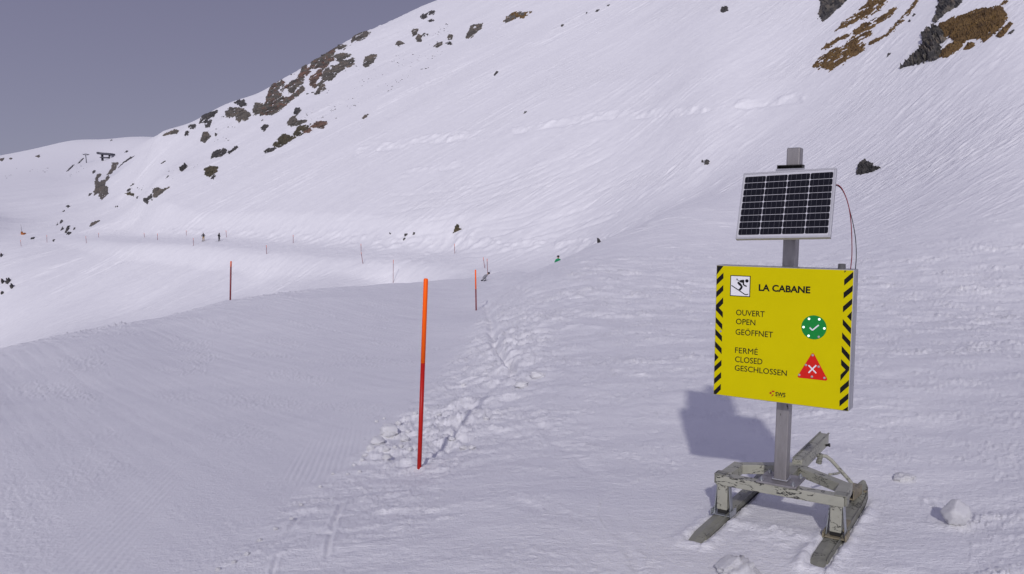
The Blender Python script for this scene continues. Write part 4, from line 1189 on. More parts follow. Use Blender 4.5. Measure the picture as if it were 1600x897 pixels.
person('person in pale grey clothing and black helmet crouching low by the snow bank', b - Vector((0, 0, .05)), J, 0, [M_CY, M_CY, M_CB, M_SKIN], 0, skis=False, scale=ks, splitfn=sp4)

# ------------------------------------------------------------------ rocks breaking through the snow
Pn = np.stack([X, Y, Z], -1)
def tnorm(x, y, h):
    zx = (ground(x + h, y) - ground(x - h, y)) / (2 * h); zy = (ground(x, y + h) - ground(x, y - h)) / (2 * h)
    n = np.stack([-zx, -zy, np.ones_like(zx)], -1); return n / np.linalg.norm(n, axis=-1, keepdims=True)
rock_n = [0]
def outcrop(polys, label, mats, H=1.0, thr=0.0, step=1.0, soft=4.0, cat='rock', group=None, name='rock_outcrop', amp=1.3, nsc=6.0, warp=2.6, gap=0, hole=None):
    """craggy ledge standing out of the snow inside a traced outline"""
    rock_n[0] += 1; sd_ = rock_n[0] * 17
    if not isinstance(polys[0][0], (tuple, list)): polys = [polys]
    al = np.array([p for q in polys for p in q])
    x0, y0 = al.min(0) - 3; x1, y1 = al.max(0) + 3
    nx, ny = int((x1 - x0) / step) + 2, int((y1 - y0) / step) + 2
    gx_, gy_ = np.meshgrid(np.linspace(x0, x1, nx), np.linspace(y0, y1, ny), indexing='ij')
    fr_ = 2.2 + warp * .5
    qa, qb = math.cos(R(32)), math.sin(R(32)); su = gx_ * qa - gy_ * qb; sv = gx_ * qb + gy_ * qa      # bedding runs up to the right
    w1 = warp * 1.5 * fbm(su / (fr_ * 2.6), sv / (fr_ * .75), sd_, 4, .7); w2 = warp * .5 * fbm(su / fr_, sv / fr_, sd_ + 5, 4, .7)
    wx = gx_ + w1 * qa + w2 * qb; wy = gy_ - w1 * qb + w2 * qa
    s0 = np.full(gx_.shape, -1e9)
    for q in polys: s0 = np.maximum(s0, poly_sd(wx, wy, q))
    P = hit(gx_.ravel(), gy_.ravel())
    Dm = np.median(P[:, 1]); h_ = max(.4, Dm * .006)
    Nn = tnorm(P[:, 0], P[:, 1], h_); 
    towards = -P / np.linalg.norm(P, axis=1, keepdims=True)
    dirv = Nn * .9 + np.array([0, 0, .12])
    # craggy profile: rotated, stretched ridges
    ca_, sa_ = math.cos(R(-28)), math.sin(R(-28))
    ru = (gx_ * ca_ - gy_ * sa_) / nsc; rv = (gx_ * sa_ + gy_ * ca_) / (nsc * .45)
    cr_ = 1 - 2 * billow(ru, rv, sd_ + 9, 4, .6)
    lay = ru * 1.1 + rv * .5 + .8 * fbm(gx_ / (nsc * 1.2), gy_ / (nsc * 1.2), sd_ + 3, 2)
    cr_ = cr_ * .6 + .45 * (1 - (lay - np.floor(lay)) ** 1.6) if cat == 'rock' else fbm(gx_ / 2.2, gy_ / 1.5, sd_ + 9, 4, .7) * .8 + .55 + .5 * fbm(ru, rv, sd_ + 7, 3)
    s0 = s0 + (gap * fbm(su / (nsc * 1.25), sv / (nsc * .36), sd_ + 13, 4, .65) if gap else 0)
    edge = np.clip((s0 - thr) / soft, -1, 1)
    if hole is not None: edge = np.minimum(edge, np.clip((fbm(su / (nsc * 1.7), sv / (nsc * .42), sd_ + 23, 4, .6) + hole) * 9, -1, 1))
    hh = H * (np.where(edge > 0, np.sqrt(np.clip(edge, 0, 1)), edge * 2.0) + amp * (cr_ - .62) * np.clip(edge + .25, 0, 1))
    V = P + dirv * hh.ravel()[:, None]
    idx = np.arange(nx * ny).reshape(nx, ny)
    q = np.stack([idx[:-1, :-1], idx[1:, :-1], idx[1:, 1:], idx[:-1, 1:]], -1).reshape(-1, 4)
    hv = hh.ravel(); keep = (hv[q] > -.02 * H).any(1)
    # drop stretched faces that bridge a skyline or a hidden hollow
    dd = P[:, 1][q]; keep &= (dd.max(1) - dd.min(1)) < .20 * dd.min(1)
    q = q[keep]
    if len(q) == 0: print('EMPTY', label); return None
    used = np.unique(q); mp_ = -np.ones(nx * ny, int); mp_[used] = np.arange(len(used))
    o_c = V[used].mean(0)
    me_ = bpy.data.meshes.new(name); me_.from_pydata((V[used] - o_c).tolist(), [], mp_[q].tolist())
    mats = mats if isinstance(mats, (list, tuple)) else [mats]
    for m_ in mats: me_.materials.append(m_)
    if len(mats) > 1:
        sel = (fbm(gx_ / 9, gy_ / 6, sd_ + 31, 2).ravel()[q[:, 0]] > .08).astype(np.int32)
        me_.polygons.foreach_set('material_index', sel)
    bm_ = bmesh.new(); bm_.from_mesh(me_); bmesh.ops.recalc_face_normals(bm_, faces=bm_.faces)
    bm_.to_mesh(me_); bm_.free()
    if len(me_.polygons) and np.mean([p.normal.z for p in me_.polygons]) < 0: me_.flip_normals()
    o = bpy.data.objects.new(name, me_); COL.objects.link(o); o.location = o_c
    tag(o, label, cat, group); return o
c2_ = lambda L: [(280 + x / 3.2025, 20 + y / 3.2025) for x, y in L]
c38 = lambda L: [(380 + x / 7.475, 60 + y / 7.475) for x, y in L]
c3_ = lambda L: [(560 + x / 3.7375, y / 3.7375) for x, y in L]
c1_ = lambda L: [(x / 4, 200 + y / 4) for x, y in L]
c12 = lambda L: [(120 + x / 8.97, 230 + y / 8.97) for x, y in L]
c4_ = lambda L: [(1200 + x / 2.99, y / 2.99) for x, y in L]
c6_ = lambda L: [(600 + x / 4, 340 + y / 4) for x, y in L]
c8_ = lambda L: [(x / 3.9, 330 + y / 3.9) for x, y in L]
G1 = 'rock crags along the left ridge'
RK = [M_ROCK, M_RUST]
FARK = dict(H=.42, soft=1.6, step=.55, gap=3.0, thr=-1.2, hole=.20)
outcrop(c38([(350,545),(450,495),(478,520),(455,560),(400,590),(400,620),(440,650),(470,690),(520,700),(560,680),(600,640),(700,560),(715,600),(660,650),(560,720),(480,790),(400,850),(340,890),(200,895),(200,830),(270,760),(275,690),(310,610)]), 'largest dark grey crag on the left ridge, shaped like a slanting wedge', RK, group=G1, **FARK)
outcrop(c38([(440,600),(560,520),(640,460),(660,420),(690,370),(740,340),(790,345),(790,370),(740,430),(640,500),(520,570),(460,615)]), 'thin reddish diagonal rock band joining the wedge crag to the upper crag', [M_RUST, M_ROCK], group=G1, **FARK)
outcrop(c38([(690,370),(690,310),(740,315),(730,350)]), 'small knob of rock on the skyline between the two ridge crags', M_ROCK, group=G1, **FARK)
outcrop(c38([(800,260),(900,215),(1000,140),(1060,110),(1075,140),(1050,190),(1065,250),(1000,275),(990,320),(920,365),(900,330),(830,350),(790,345)]), 'broad brown upper crag against the sky on the left ridge', RK, group=G1, **FARK)
outcrop(c38([(1065,205),(1180,180),(1255,190),(1200,225),(1150,240),(1130,280),(1085,235)]), 'grey rock tongue at the upper right end of the brown crag', M_ROCK, group=G1, **FARK)
outcrop(c38([(1150,240),(1200,270),(1280,235),(1295,290),(1240,340),(1190,320),(1180,350),(1110,390),(1070,440),(1030,480),(1000,480),(960,490),(900,540),(840,575),(930,490),(940,400),(1000,350),(1120,310)]), 'stepped grey rock running down below the brown crag', M_ROCK, group=G1, **FARK)
outcrop(c38([(780,540),(790,460),(860,400),(880,370),(920,370),(915,440),(850,500),(850,560),(810,575)]), 'rust red rock face below the brown crag', [M_RUST, M_RUST], group=G1, **FARK)
outcrop(c38([(520,600),(600,560),(640,520),(705,490),(690,520),(640,560),(570,640)]), 'narrow rock spur above the wedge crag snow hollow', M_ROCK, group=G1, **FARK)
outcrop(c38([(845,650),(880,600),(935,540),(955,590),(900,610),(880,655)]), 'small hooked rock below the stepped grey rock', M_ROCK, group=G1, **FARK)
outcrop(c38([(1080,112),(1140,72),(1205,95),(1180,128),(1120,115)]), 'flat rock just under the skyline right of the brown crag', M_ROCK, group=G1, **FARK)
outcrop(c2_([(865,135),(880,100),(925,92),(955,98),(930,125),(870,150)]), 'topmost skyline rock of the ridge before it leaves the picture', M_ROCK, group=G1, **FARK)
outcrop(c38([(598,885),(620,820),(650,830),(655,850),(672,848),(625,888)]), 'lone upright stone below the wedge crag', M_DARK, group=G1, **FARK)
outcrop(c2_([(235,490),(250,478),(300,478),(355,505),(340,535),(300,548),(280,520),(240,520)]), 'dark rock left of the wedge crag, first below the snowy shoulder', M_ROCK, group=G1, **FARK)
outcrop(c2_([(280,450),(300,440),(320,440),(338,462),(305,468)]), 'small dark rock just above the first rock left of the wedge crag', M_DARK, group=G1, **FARK)
outcrop(c2_([(368,500),(380,455),(405,455),(432,468),(415,500),(385,508)]), 'rock cluster tucked against the left foot of the wedge crag', M_ROCK, group=G1, **FARK)
outcrop(c2_([(103,550),(118,505),(145,505),(190,490),(172,518),(125,548)]), 'dark skyline rock at the left end of the ridge crags', M_DARK, group=G1, **FARK)
outcrop(c2_([(130,570),(135,545),(160,540),(150,570)]), 'small rock hanging below the left end skyline rock', M_DARK, group=G1, **FARK)
outcrop(c2_([(108,642),(122,610),(140,600),(152,622),(125,648)]), 'brownish rock below the left end skyline rock, second down', M_ROCK, group=G1, **FARK)
outcrop(c2_([(48,578),(60,563),(82,566),(74,580)]), 'small skyline rock further left than the other ridge rocks', M_DARK, group=G1, **FARK)
outcrop(c2_([(32,612),(40,595),(46,596),(42,612)]), 'tiny upright rock under the leftmost small skyline rock', M_DARK, group=G1, **FARK)
G2 = 'rocks on the snow face below the left ridge'
MID = dict(H=.36, soft=1.6, step=.55, gap=2.0, thr=-.7, hole=.20)
outcrop(c2_([(158,728),(172,698),(222,680),(242,692),(215,716)]), 'smooth dark boulder like a whale back on the snow face', M_DARK, group=G2, **MID)
outcrop(c2_([(245,700),(285,668),(293,672),(255,706)]), 'thin dark sliver of rock right of the whale back boulder', M_DARK, group=G2, **MID)
outcrop(c2_([(128,785),(150,770),(192,773),(188,795),(155,820),(132,812)]), 'squarish brown green rock below the whale back boulder', M_OLIVE, group=G2, **MID)
outcrop(c2_([(160,830),(175,813),(185,815),(168,833)]), 'small stone just under the squarish brown green rock', M_DARK, group=G2, **MID)
outcrop(c2_([(540,560),(555,530),(580,518),(590,540),(640,540),(600,562),(560,566)]), 'grey ledge at the top left of the middle rock group', M_ROCK, group=G2, **MID)
outcrop(c2_([(570,610),(600,570),(655,562),(640,590),(600,617)]), 'brown ledge in the centre of the middle rock group', M_OLIVE, group=G2, **MID)
outcrop(c2_([(468,668),(490,640),(520,608),(560,620),(580,625),(540,650),(500,675)]), 'large olive brown ledge at the lower left of the middle rock group', M_OLIVE, group=G2, **MID)
outcrop(c2_([(660,572),(690,545),(740,548),(720,580),(680,572)]), 'rusty ledge at the right of the middle rock group', M_RUST, group=G2, **MID)
outcrop(c2_([(620,600),(650,580),(665,585),(650,600)]), 'rust red chip of rock in the middle rock group', M_RUST, group=G2, **MID)
outcrop(c2_([(423,696),(440,684),(485,676),(470,692),(432,700)]), 'thin low rock at the bottom of the middle rock group', M_DARK, group=G2, **MID)
outcrop(c2_([(575,500),(582,480),(595,478),(605,492),(590,508)]), 'dark upright stone above the middle rock group', M_DARK, group=G2, **MID)
outcrop(c2_([(410,575),(430,560),(445,568),(425,592)]), 'dark stone below the foot of the wedge crag', M_DARK, group=G2, **MID)
G3 = 'rocks high on the face near the top edge'
outcrop(c2_([(922,268),(930,225),(962,208),(988,215),(968,250),(935,274)]), 'knobbly rock right of the stepped grey rock', M_ROCK, group=G3, **MID)
outcrop(c3_([(362,102),(375,86),(405,80),(402,104),(372,110)]), 'dark rock high on the face, left one of a touching pair', M_DARK, group=G3, **MID)
outcrop(c3_([(408,72),(425,64),(446,66),(440,84),(414,85)]), 'dark rock high on the face, right one of a touching pair', M_DARK, group=G3, **MID)
outcrop(c3_([(408,120),(425,116),(440,122),(420,126)]), 'thin flat stone just below the touching pair of dark rocks', M_DARK, group=G3, **MID)
outcrop(c3_([(312,182),(325,170),(348,174),(342,196),(318,212)]), 'rounded grey rock above a jagged one on the upper face', M_ROCK, group=G3, **MID)
outcrop(c3_([(336,222),(350,205),(372,208),(362,245),(340,240)]), 'jagged rock beneath the rounded grey rock on the upper face', M_ROCK, group=G3, **MID)
outcrop(c3_([(372,208),(385,195),(408,203),(395,212)]), 'low rock right of the rounded grey rock on the upper face', M_DARK, group=G3, **MID)
outcrop(c3_([(218,258),(235,238),(270,255),(250,262),(238,272)]), 'flat tilted slab of rock right of the topmost skyline rock', M_ROCK, group=G3, **MID)
outcrop(c3_([(520,218),(532,203),(552,205),(545,230),(524,229)]), 'oval grey rock left of the striped rock', M_ROCK, group=G3, **MID)
outcrop(c3_([(445,272),(460,255),(488,248),(490,262),(458,277)]), 'brown wedge stone below and left of the oval grey rock', M_ROCK, group=G3, **MID)
outcrop(c3_([(512,252),(530,244),(548,258),(530,262)]), 'flat dark stone just under the oval grey rock', M_DARK, group=G3, **MID)
outcrop(c3_([(630,224),(640,190),(660,152),(725,138),(715,165),(690,188),(655,222)]), 'striped rock with snow bands below the tan patch', M_ROCK, group=G3, **MID)
outcrop(c3_([(846,133),(870,98),(905,75),(940,66),(955,76),(1015,68),(960,107),(935,98),(885,122)]), 'tan brown rock patch alone high on the middle face', [M_GRASS, M_ROCK], group=G3, **MID)
G4 = 'rocks at the far left of the slope'
FL = dict(H=.36, soft=1.7, step=.55, gap=1.2, hole=.30)
outcrop(c12([(262,415),(290,380),(322,362),(347,380),(335,410),(305,430),(300,460),(325,500),(340,462),(400,455),(418,408),(450,392),(462,430),(430,470),(395,500),(400,530),(445,565),(430,600),(445,655),(410,690),(350,742),(310,700),(300,640),(238,688),(245,600),(255,540),(250,480)]), 'largest dark brown crag at far left, notched like a claw', M_ROCK, group=G4, **FL)
outcrop(c12([(488,230),(500,210),(535,204),(592,230),(555,260),(550,300),(480,377),(415,392),(455,335),(482,300)]), 'dark rock tower above the claw shaped crag', M_ROCK, group=G4, **FL)
outcrop(c12([(570,300),(640,215),(740,142),(822,115),(750,168),(650,230),(590,285)]), 'long thin rock streak rising right of the rock tower', M_DARK, group=G4, H=.4, soft=1.2, step=.5)
outcrop(c12([(213,378),(235,322),(268,325),(255,352)]), 'small dark rock left of the rock tower', M_DARK, group=G4, **FL)
outcrop(c12([(158,692),(170,650),(218,643),(190,672)]), 'small dark rock at the left foot of the claw shaped crag', M_DARK, group=G4, **FL)
outcrop(c12([(692,618),(745,572),(758,604),(720,618)]), 'pointed dark rock above a long olive one', M_DARK, group=G4, **FL)
outcrop(c12([(668,652),(720,640),(745,618),(760,645),(805,655),(800,688),(760,684),(700,658)]), 'long olive rock below the pointed one', M_OLIVE, group=G4, **FL)
outcrop(c12([(752,547),(780,513),(820,500),(790,532)]), 'slim dark rock above the pointed one', M_DARK, group=G4, **FL)
outcrop(c12([(823,714),(840,692),(860,688),(852,714)]), 'little stone right of the long olive rock', M_DARK, group=G4, **FL)
outcrop(c12([(925,740),(940,708),(985,715),(1005,700),(1040,652),(1065,660),(1060,705),(1000,750),(1000,795),(955,790)]), 'dark humped rock, left of the two big boulders above the road', M_DARK, group=G4, **FL)
outcrop(c12([(1062,605),(1085,577),(1150,563),(1215,592),(1300,550),(1310,560),(1235,610),(1180,655),(1115,705),(1078,715),(1080,650)]), 'big brown boulder with a tail, right of the two above the road', M_ROCK, group=G4, **FL)
outcrop(c12([(1030,745),(1060,728),(1070,735),(1042,752)]), 'thin chip of rock under the big brown boulder', M_DARK, group=G4, **FL)
outcrop(c12([(1172,230),(1215,208),(1240,185),(1260,192),(1220,212),(1190,236)]), 'twin joined dark stones on the open snow above the big brown boulder', M_DARK, group=G4, **FL)
outcrop(c12([(1245,445),(1270,418),(1285,405),(1275,425)]), 'small slanting stone above the tail of the big brown boulder', M_DARK, group=G4, **FL)
outcrop(c12([(535,838),(552,818),(574,828),(560,846)]), 'round stone below the claw shaped crag', M_DARK, group=G4, **FL)
outcrop(c1_([(407,490),(425,479),(445,486),(425,498)]), 'flat pale edged stone at the top of a stone string at far left', M_DARK, group=G4, **FL)
outcrop(c1_([(385,524),(408,509),(412,515),(393,528)]), 'slim stone second down the stone string at far left', M_DARK, group=G4, **FL)
outcrop(c1_([(347,610),(362,592),(368,597),(355,611)]), 'left slim stone of the lowest pair in the far left stone string', M_DARK, group=G4, **FL)
outcrop(c1_([(368,596),(388,573),(393,582),(378,597)]), 'right slim stone of the lowest pair in the far left stone string', M_DARK, group=G4, **FL)
outcrop(c1_([(376,640),(395,617),(402,628),(385,640)]), 'left stone of the clump above the far road', M_DARK, group=G4, **FL)
outcrop(c1_([(404,652),(420,616),(440,612),(435,628),(415,660)]), 'tallest stone of the clump above the far road', M_DARK, group=G4, **FL)
outcrop(c1_([(412,666),(425,650),(450,656),(425,668)]), 'lowest stone of the clump above the far road', M_DARK, group=G4, **FL)
outcrop(c1_([(457,632),(464,621),(472,628),(464,636)]), 'small stone right of the clump above the far road', M_DARK, group=G4, **FL)
outcrop(c1_([(555,615),(575,592),(605,580),(624,584),(600,600),(568,618)]), 'long dark boulder lying on the slope above the far road', M_ROCK, group=G4, **FL)
outcrop(c1_([(193,692),(200,684),(215,683),(210,697),(198,698)]), 'dark stone on the snow below the far road', M_DARK, group=G4, **FL)
outcrop(c1_([(329,710),(333,697),(341,700),(340,711)]), 'black upright stone at the lower edge of the far road', M_DARK, group=G4, **FL)
outcrop(c8_([(3,282),(10,264),(17,262),(10,280)]), 'small stone at the left picture edge beside the lower slope', M_DARK, group=G4, H=1.5, soft=2, step=.6)
outcrop(c8_([(12,442),(20,424),(27,425),(20,442)]), 'left upright stone of the group low on the left slope', M_DARK, group=G4, H=1.2, soft=2, step=.6)
outcrop(c8_([(36,440),(62,418),(66,424),(50,444)]), 'middle slanting stone of the group low on the left slope', M_DARK, group=G4, H=1.2, soft=2, step=.6)
outcrop(c8_([(62,472),(80,456),(84,462),(68,474)]), 'right slanting stone of the group low on the left slope', M_DARK, group=G4, H=1.2, soft=2, step=.6)
outcrop(c8_([(5,506),(20,495),(24,500),(12,508)]), 'lowest stone of the group low on the left slope', M_DARK, group=G4, H=1.2, soft=2, step=.6)
G5 = 'rocks on the distant crest at far left'
FC = dict(H=.9, soft=2.0, step=.6)
outcrop(c1_([(-6,198),(10,188),(27,187),(18,206),(0,206)]), 'dark rock at the left picture edge under the distant crest', M_ROCK, group=G5, **FC)
outcrop(c1_([(55,192),(66,184),(77,189),(72,199),(60,198)]), 'dark rock second from the left under the distant crest', M_ROCK, group=G5, **FC)
outcrop(c1_([(216,178),(240,170),(257,176),(245,183),(222,183)]), 'flat dark rock third from the left under the distant crest', M_ROCK, group=G5, **FC)
outcrop(c1_([(1008,52),(1030,40),(1060,28),(1085,18),(1118,17),(1105,38),(1070,38),(1040,46)]), 'long grey rock rim on the skyline at the far saddle', M_ROCK, group=G5, **FC)
outcrop(c1_([(1160,42),(1165,24),(1178,24),(1172,46)]), 'upright dark rock just right of the far saddle', M_DARK, group=G5, **FC)
outcrop(c1_([(1255,82),(1265,60),(1270,35),(1290,28),(1308,48),(1280,84)]), 'brown rock below the ridge right of the far saddle', M_ROCK, group=G5, **FC)
outcrop(c1_([(1341,50),(1347,36),(1357,42),(1352,54)]), 'small dark rock right of the brown saddle rock', M_DARK, group=G5, **FC)
# the close slope at top right
G6 = 'rock and grass breaking through the snow at top right'
NR = dict(H=.55, soft=9, step=.8, nsc=14, warp=5, gap=4)
outcrop(c4_([(235,60),(245,0),(255,-20),(375,-20),(370,5),(330,40),(290,70),(265,100),(245,95)]), 'dark brown rock cut by the top edge, leftmost at top right', [M_DARK, M_ROCK], group=G6, **NR)
outcrop([c4_([(200,320),(240,270),(275,250),(300,225),(350,215),(400,170),(470,130),(490,160),(430,190),(460,205),(440,250),(380,272),(350,300),(290,332),(250,320),(215,318)]),
         c4_([(235,232),(300,188),(360,160),(395,148),(380,170),(330,195),(280,225)]), c4_([(302,152),(360,95),(430,50),(470,-15),(570,-15),(540,35),(480,72),(430,95),(360,130)]),
         c4_([(380,165),(440,110),(480,98),(560,52),(610,28),(590,62),(520,112),(440,160)]), c4_([(462,208),(560,150),(640,60),(690,-10),(712,-10),(690,30),(620,112),(540,182),(490,208)])],
        'withered grass patch in ragged slanting strips at top right', [M_GRASS, M_GRASS], group=G6, H=.22, soft=7, step=.9, nsc=9, amp=1.3, warp=6, gap=5, hole=.15, cat='grass patch', name='grass_patch')
outcrop(c4_([(768,112),(785,60),(800,-15),(925,-15),(890,30),(830,62),(790,106)]), 'dark crag cut by the top edge above the large grass patch', [M_DARK, M_ROCK], group=G6, **NR)
outcrop(c4_([(622,318),(670,275),(700,250),(730,210),(722,160),(780,130),(815,150),(830,185),(800,210),(815,250),(775,285),(700,296),(650,314)]), 'craggy dark rock forming the left edge of the large grass patch', [M_DARK, M_ROCK], group=G6, H=.9, soft=8, step=.8, nsc=12, warp=5, gap=5, hole=.25)
outcrop(c4_([(785,140),(800,110),(880,80),(1000,38),(1050,36),(1120,0),(1090,30),(1122,72),(1095,130),(1050,162),(1000,205),(1000,180),(930,188),(885,240),(830,272),(795,272),(812,235),(870,192),(850,172),(800,192),(826,165)]), 'large withered grass patch right of the craggy rock', [M_GRASS, M_GRASS], group=G6, H=.40, soft=10, step=.9, nsc=10, amp=.8, warp=5, gap=5, hole=.27, cat='grass patch', name='grass_patch')
outcrop([c4_([(1060,170),(1095,135),(1130,103),(1143,112),(1105,165),(1085,178)])], 'small grass tuft strip at the right end of the large grass patch', M_GRASS, group=G6, H=.3, soft=5, step=.8, cat='grass patch', name='grass_patch')
outcrop(c4_([(912,232),(935,200),(962,198),(966,215),(940,232)]), 'small oval grass tuft under the large grass patch', M_GRASS, group=G6, H=.3, soft=5, step=.8, cat='grass patch', name='grass_patch')
outcrop(c4_([(1120,162),(1140,142),(1153,142),(1135,160)]), 'lone dark chip of rock right of the large grass patch', M_DARK, group=G6, H=.25, soft=4, step=.8)
outcrop(c4_([(672,76),(682,62),(692,66),(682,78)]), 'upper of two dark stones between the grass patches', M_DARK, group=G6, H=.3, soft=4, step=.8)
outcrop(c4_([(652,102),(660,92),(668,96),(664,104)]), 'lower of two dark stones between the grass patches', M_DARK, group=G6, H=.3, soft=4, step=.8)
outcrop(c4_([(552,270),(560,250),(577,244),(572,254)]), 'flat stone on the snow between the two grass patches, lower down', M_DARK, group=G6, H=.2, soft=4, step=.8)
outcrop(c4_([(413,818),(420,780),(440,762),(455,746),(462,750),(456,764),(490,768),(480,780),(505,784),(530,782),(492,802),(450,813)]), 'jagged dark rock standing alone in the snow right of the solar panel', M_DARK, H=.40, soft=4.5, step=.5, nsc=6, warp=2.5, gap=1.5, amp=1.0)
# lone stones across the middle of the face
G7 = 'lone stones on the open middle face'
LS_ = dict(H=.4, soft=2.2, step=.5)
outcrop(c6_([(433,98),(448,68),(458,46),(472,48),(466,64),(485,74),(462,85),(448,90)]), 'olive brown rock alone above the road in the middle of the picture', M_OLIVE, group=G7, **LS_)
outcrop(c6_([(124,122),(138,104),(152,99),(140,116)]), 'upper left stone of three slivers left of the olive rock', M_DARK, group=G7, **LS_)
outcrop(c6_([(115,144),(128,130),(138,128),(126,144)]), 'lower stone of three slivers left of the olive rock', M_DARK, group=G7, **LS_)
outcrop(c6_([(176,107),(188,95),(201,95),(190,106)]), 'right stone of three slivers left of the olive rock', M_DARK, group=G7, **LS_)
outcrop(c6_([(30,106),(36,98),(41,103),(36,108)]), 'tiny stone furthest left of the olive rock', M_DARK, group=G7, **LS_)
outcrop(c6_([(1330,157),(1342,141),(1352,147),(1346,158)]), 'dark stone on the crest of the snow hump', M_DARK, group=G7, H=.35, soft=3, step=.5)
outcrop(c3_([(787,440),(805,420),(817,418),(808,432),(794,444)]), 'slim stone alone in the centre of the upper face', M_DARK, group=G7, **LS_)
outcrop(c3_([(960,668),(968,656),(981,652),(975,662)]), 'small stone above the broken snow edge', M_DARK, group=G7, **LS_)
outcrop(c3_([(20,692),(40,672),(60,668),(48,684),(30,696)]), 'striped flat stone alone below the middle rock group', M_ROCK, group=G7, **LS_)
outcrop(c3_([(1181,155),(1188,146),(1199,146),(1192,155)]), 'stone right of the tan patch', M_DARK, group=G7, **LS_)
outcrop(c3_([(1380,68),(1392,58),(1408,58),(1395,68)]), 'middle stone of a loose row near the top edge', M_DARK, group=G7, **LS_)
outcrop(c3_([(1447,37),(1460,27),(1470,28),(1458,38)]), 'right stone of a loose row near the top edge', M_DARK, group=G7, **LS_)
outcrop(c3_([(1322,82),(1330,74),(1338,76),(1330,82)]), 'left stone of a loose row near the top edge', M_DARK, group=G7, **LS_)
outcrop([(1125,18), (1128, 12), (1137, 11), (1138, 17), (1130, 20)], 'dark stone at the top edge left of the brown top right rock', M_DARK, group=G7, **LS_)
outcrop([(1101,258), (1102, 253), (1108, 252), (1108, 257)], 'black stone left of the solar panel, right one of a pair', M_DARK, group=G7, H=.35, soft=2, step=.5)
outcrop([(1096, 254), (1097, 251), (1100, 251.5), (1099, 254.5)], 'black stone left of the solar panel, left one of a pair', M_DARK, group=G7, H=.35, soft=2, step=.5)

# loose small stones: one mesh, many copies
def stone_mesh(seed):
    bm_ = bmesh.new(); bmesh.ops.create_icosphere(bm_, subdivisions=2, radius=1)
    rnd = random.Random(seed); ph = [rnd.uniform(0, 6) for _ in range(6)]
    for v in bm_.verts:
        c_ = v.co; k = 1 + .25 * math.sin(3 * c_.x + ph[0]) * math.cos(2.5 * c_.y + ph[1]) + .18 * math.sin(5 * c_.z + ph[2]) + rnd.uniform(-.12, .12)
        v.co = Vector((c_.x * k * 1.25, c_.y * k * .9, c_.z * k * .8))
    me_ = bpy.data.meshes.new('small_stone'); bm_.to_mesh(me_); bm_.free(); me_.materials.append(M_DARK); return me_
SM_ = [stone_mesh(k) for k in range(4)]
def scatter(poly, n, lab, grp, smin, smax, seed):
    rnd = np.random.RandomState(seed); P = np.array(poly); lo, hi = P.min(0), P.max(0); pts = []
    while len(pts) < n:
        q = lo + (hi - lo) * rnd.rand(2)
        if poly_sd(np.array([q[0]]), np.array([q[1]]), poly)[0] > 0:
            # stones come in strings and clumps
            for k in range(rnd.randint(1, 5)):
                pts.append(q + rnd.randn(2) * np.array([4.0, 1.6]) + k * np.array([2.2, -1.2]))
    pts = np.array(pts[:n]); H_ = hit(pts[:, 0], pts[:, 1])
    for k, b in enumerate(H_):
        o = bpy.data.objects.new('small_stone', SM_[k % 4]); COL.objects.link(o)
        s_ = (smin + (smax - smin) * rnd.rand() ** 2.5) * b[1] / FPX
        o.location = b; o.scale = (s_ * rnd.uniform(.9, 1.7), s_ * 1.3, s_ * rnd.uniform(.6, 1.0)); o.rotation_euler = (rnd.uniform(-.3, .3), rnd.uniform(-.4, .4), rnd.uniform(0, 6.28))
        tag(o, lab, 'stone', grp)
scatter(c2_([(860,300),(960,260),(1180,180),(1260,200),(1270,260),(1150,330),(1000,420),(880,380)]), 62, 'tiny dark stone peppering the snow on the upper left face', 'stones peppering the upper left face', .35, 1.15, 3)
scatter(c2_([(600,520),(760,470),(880,420),(900,480),(760,540),(640,620)]), 44, 'tiny dark stone around the middle rock group', 'stones around the middle rock group', .35, 1.0, 5)
scatter(c3_([(400,370),(420,290),(440,180),(500,140),(530,150),(470,230),(450,300),(420,375)]), 26, 'tiny dark stone in the string running down from the touching pair of rocks', 'stone string below the touching pair', .4, 1.2, 6)
scatter(c1_([(0,230),(120,210),(400,210),(560,240),(480,330),(300,340),(40,330)]), 30, 'tiny dark stone on the far left snowfield', 'stones on the far left snowfield', .3, .9, 7)
scatter(c2_([(350,600),(470,340),(640,235),(760,150),(880,180),(890,290),(720,420),(500,500)]), 46, 'dark stone loosened from the crags of the left ridge', 'stones among the left ridge crags', .7, 2.6, 10)
scatter(c2_([(90,560),(240,470),(360,450),(420,500),(340,570),(120,620)]), 14, 'dark stone near the small skyline rocks left of the wedge crag', 'stones left of the wedge crag on the skyline', .6, 1.8, 12)
for L_, lb in (([(408,277),(440,245),(450,246),(425,270)], 'lowest of three slanting slivers below the lift pylon'), ([(438,250),(458,228),(464,232),(446,252)], 'middle of three slanting slivers below the lift pylon'), ([(480,226),(515,190),(524,190),(500,218)], 'highest of three slanting slivers below the lift pylon'),
               ([(1115,262),(1160,228),(1178,240),(1140,272)], 'striped grey sliver between the whale back boulder and the twin stones'), ([(780,158),(790,142),(802,146),(788,156)], 'small dark stone right of the distant lift station'), ([(690,82),(695,70),(704,70),(702,82)], 'little dark rock on the far skyline above the lift station')):
    outcrop(c1_(L_), lb, M_DARK, group=G4, H=.7, soft=1.0, step=.4, hole=.10, nsc=3, warp=2)
scatter(c2_([(60,640),(300,540),(440,560),(300,660),(60,800)]), 12, 'tiny dark stone on the snow left of the wedge crag', 'stones left of the wedge crag', .4, 1.0, 8)
scatter(c12([(560,720),(1000,400),(1400,300),(1430,500),(1300,520),(900,640),(560,860)]), 14, 'tiny dark stone among the boulders above the far road', 'stones among the far left boulders', .35, .9, 9)

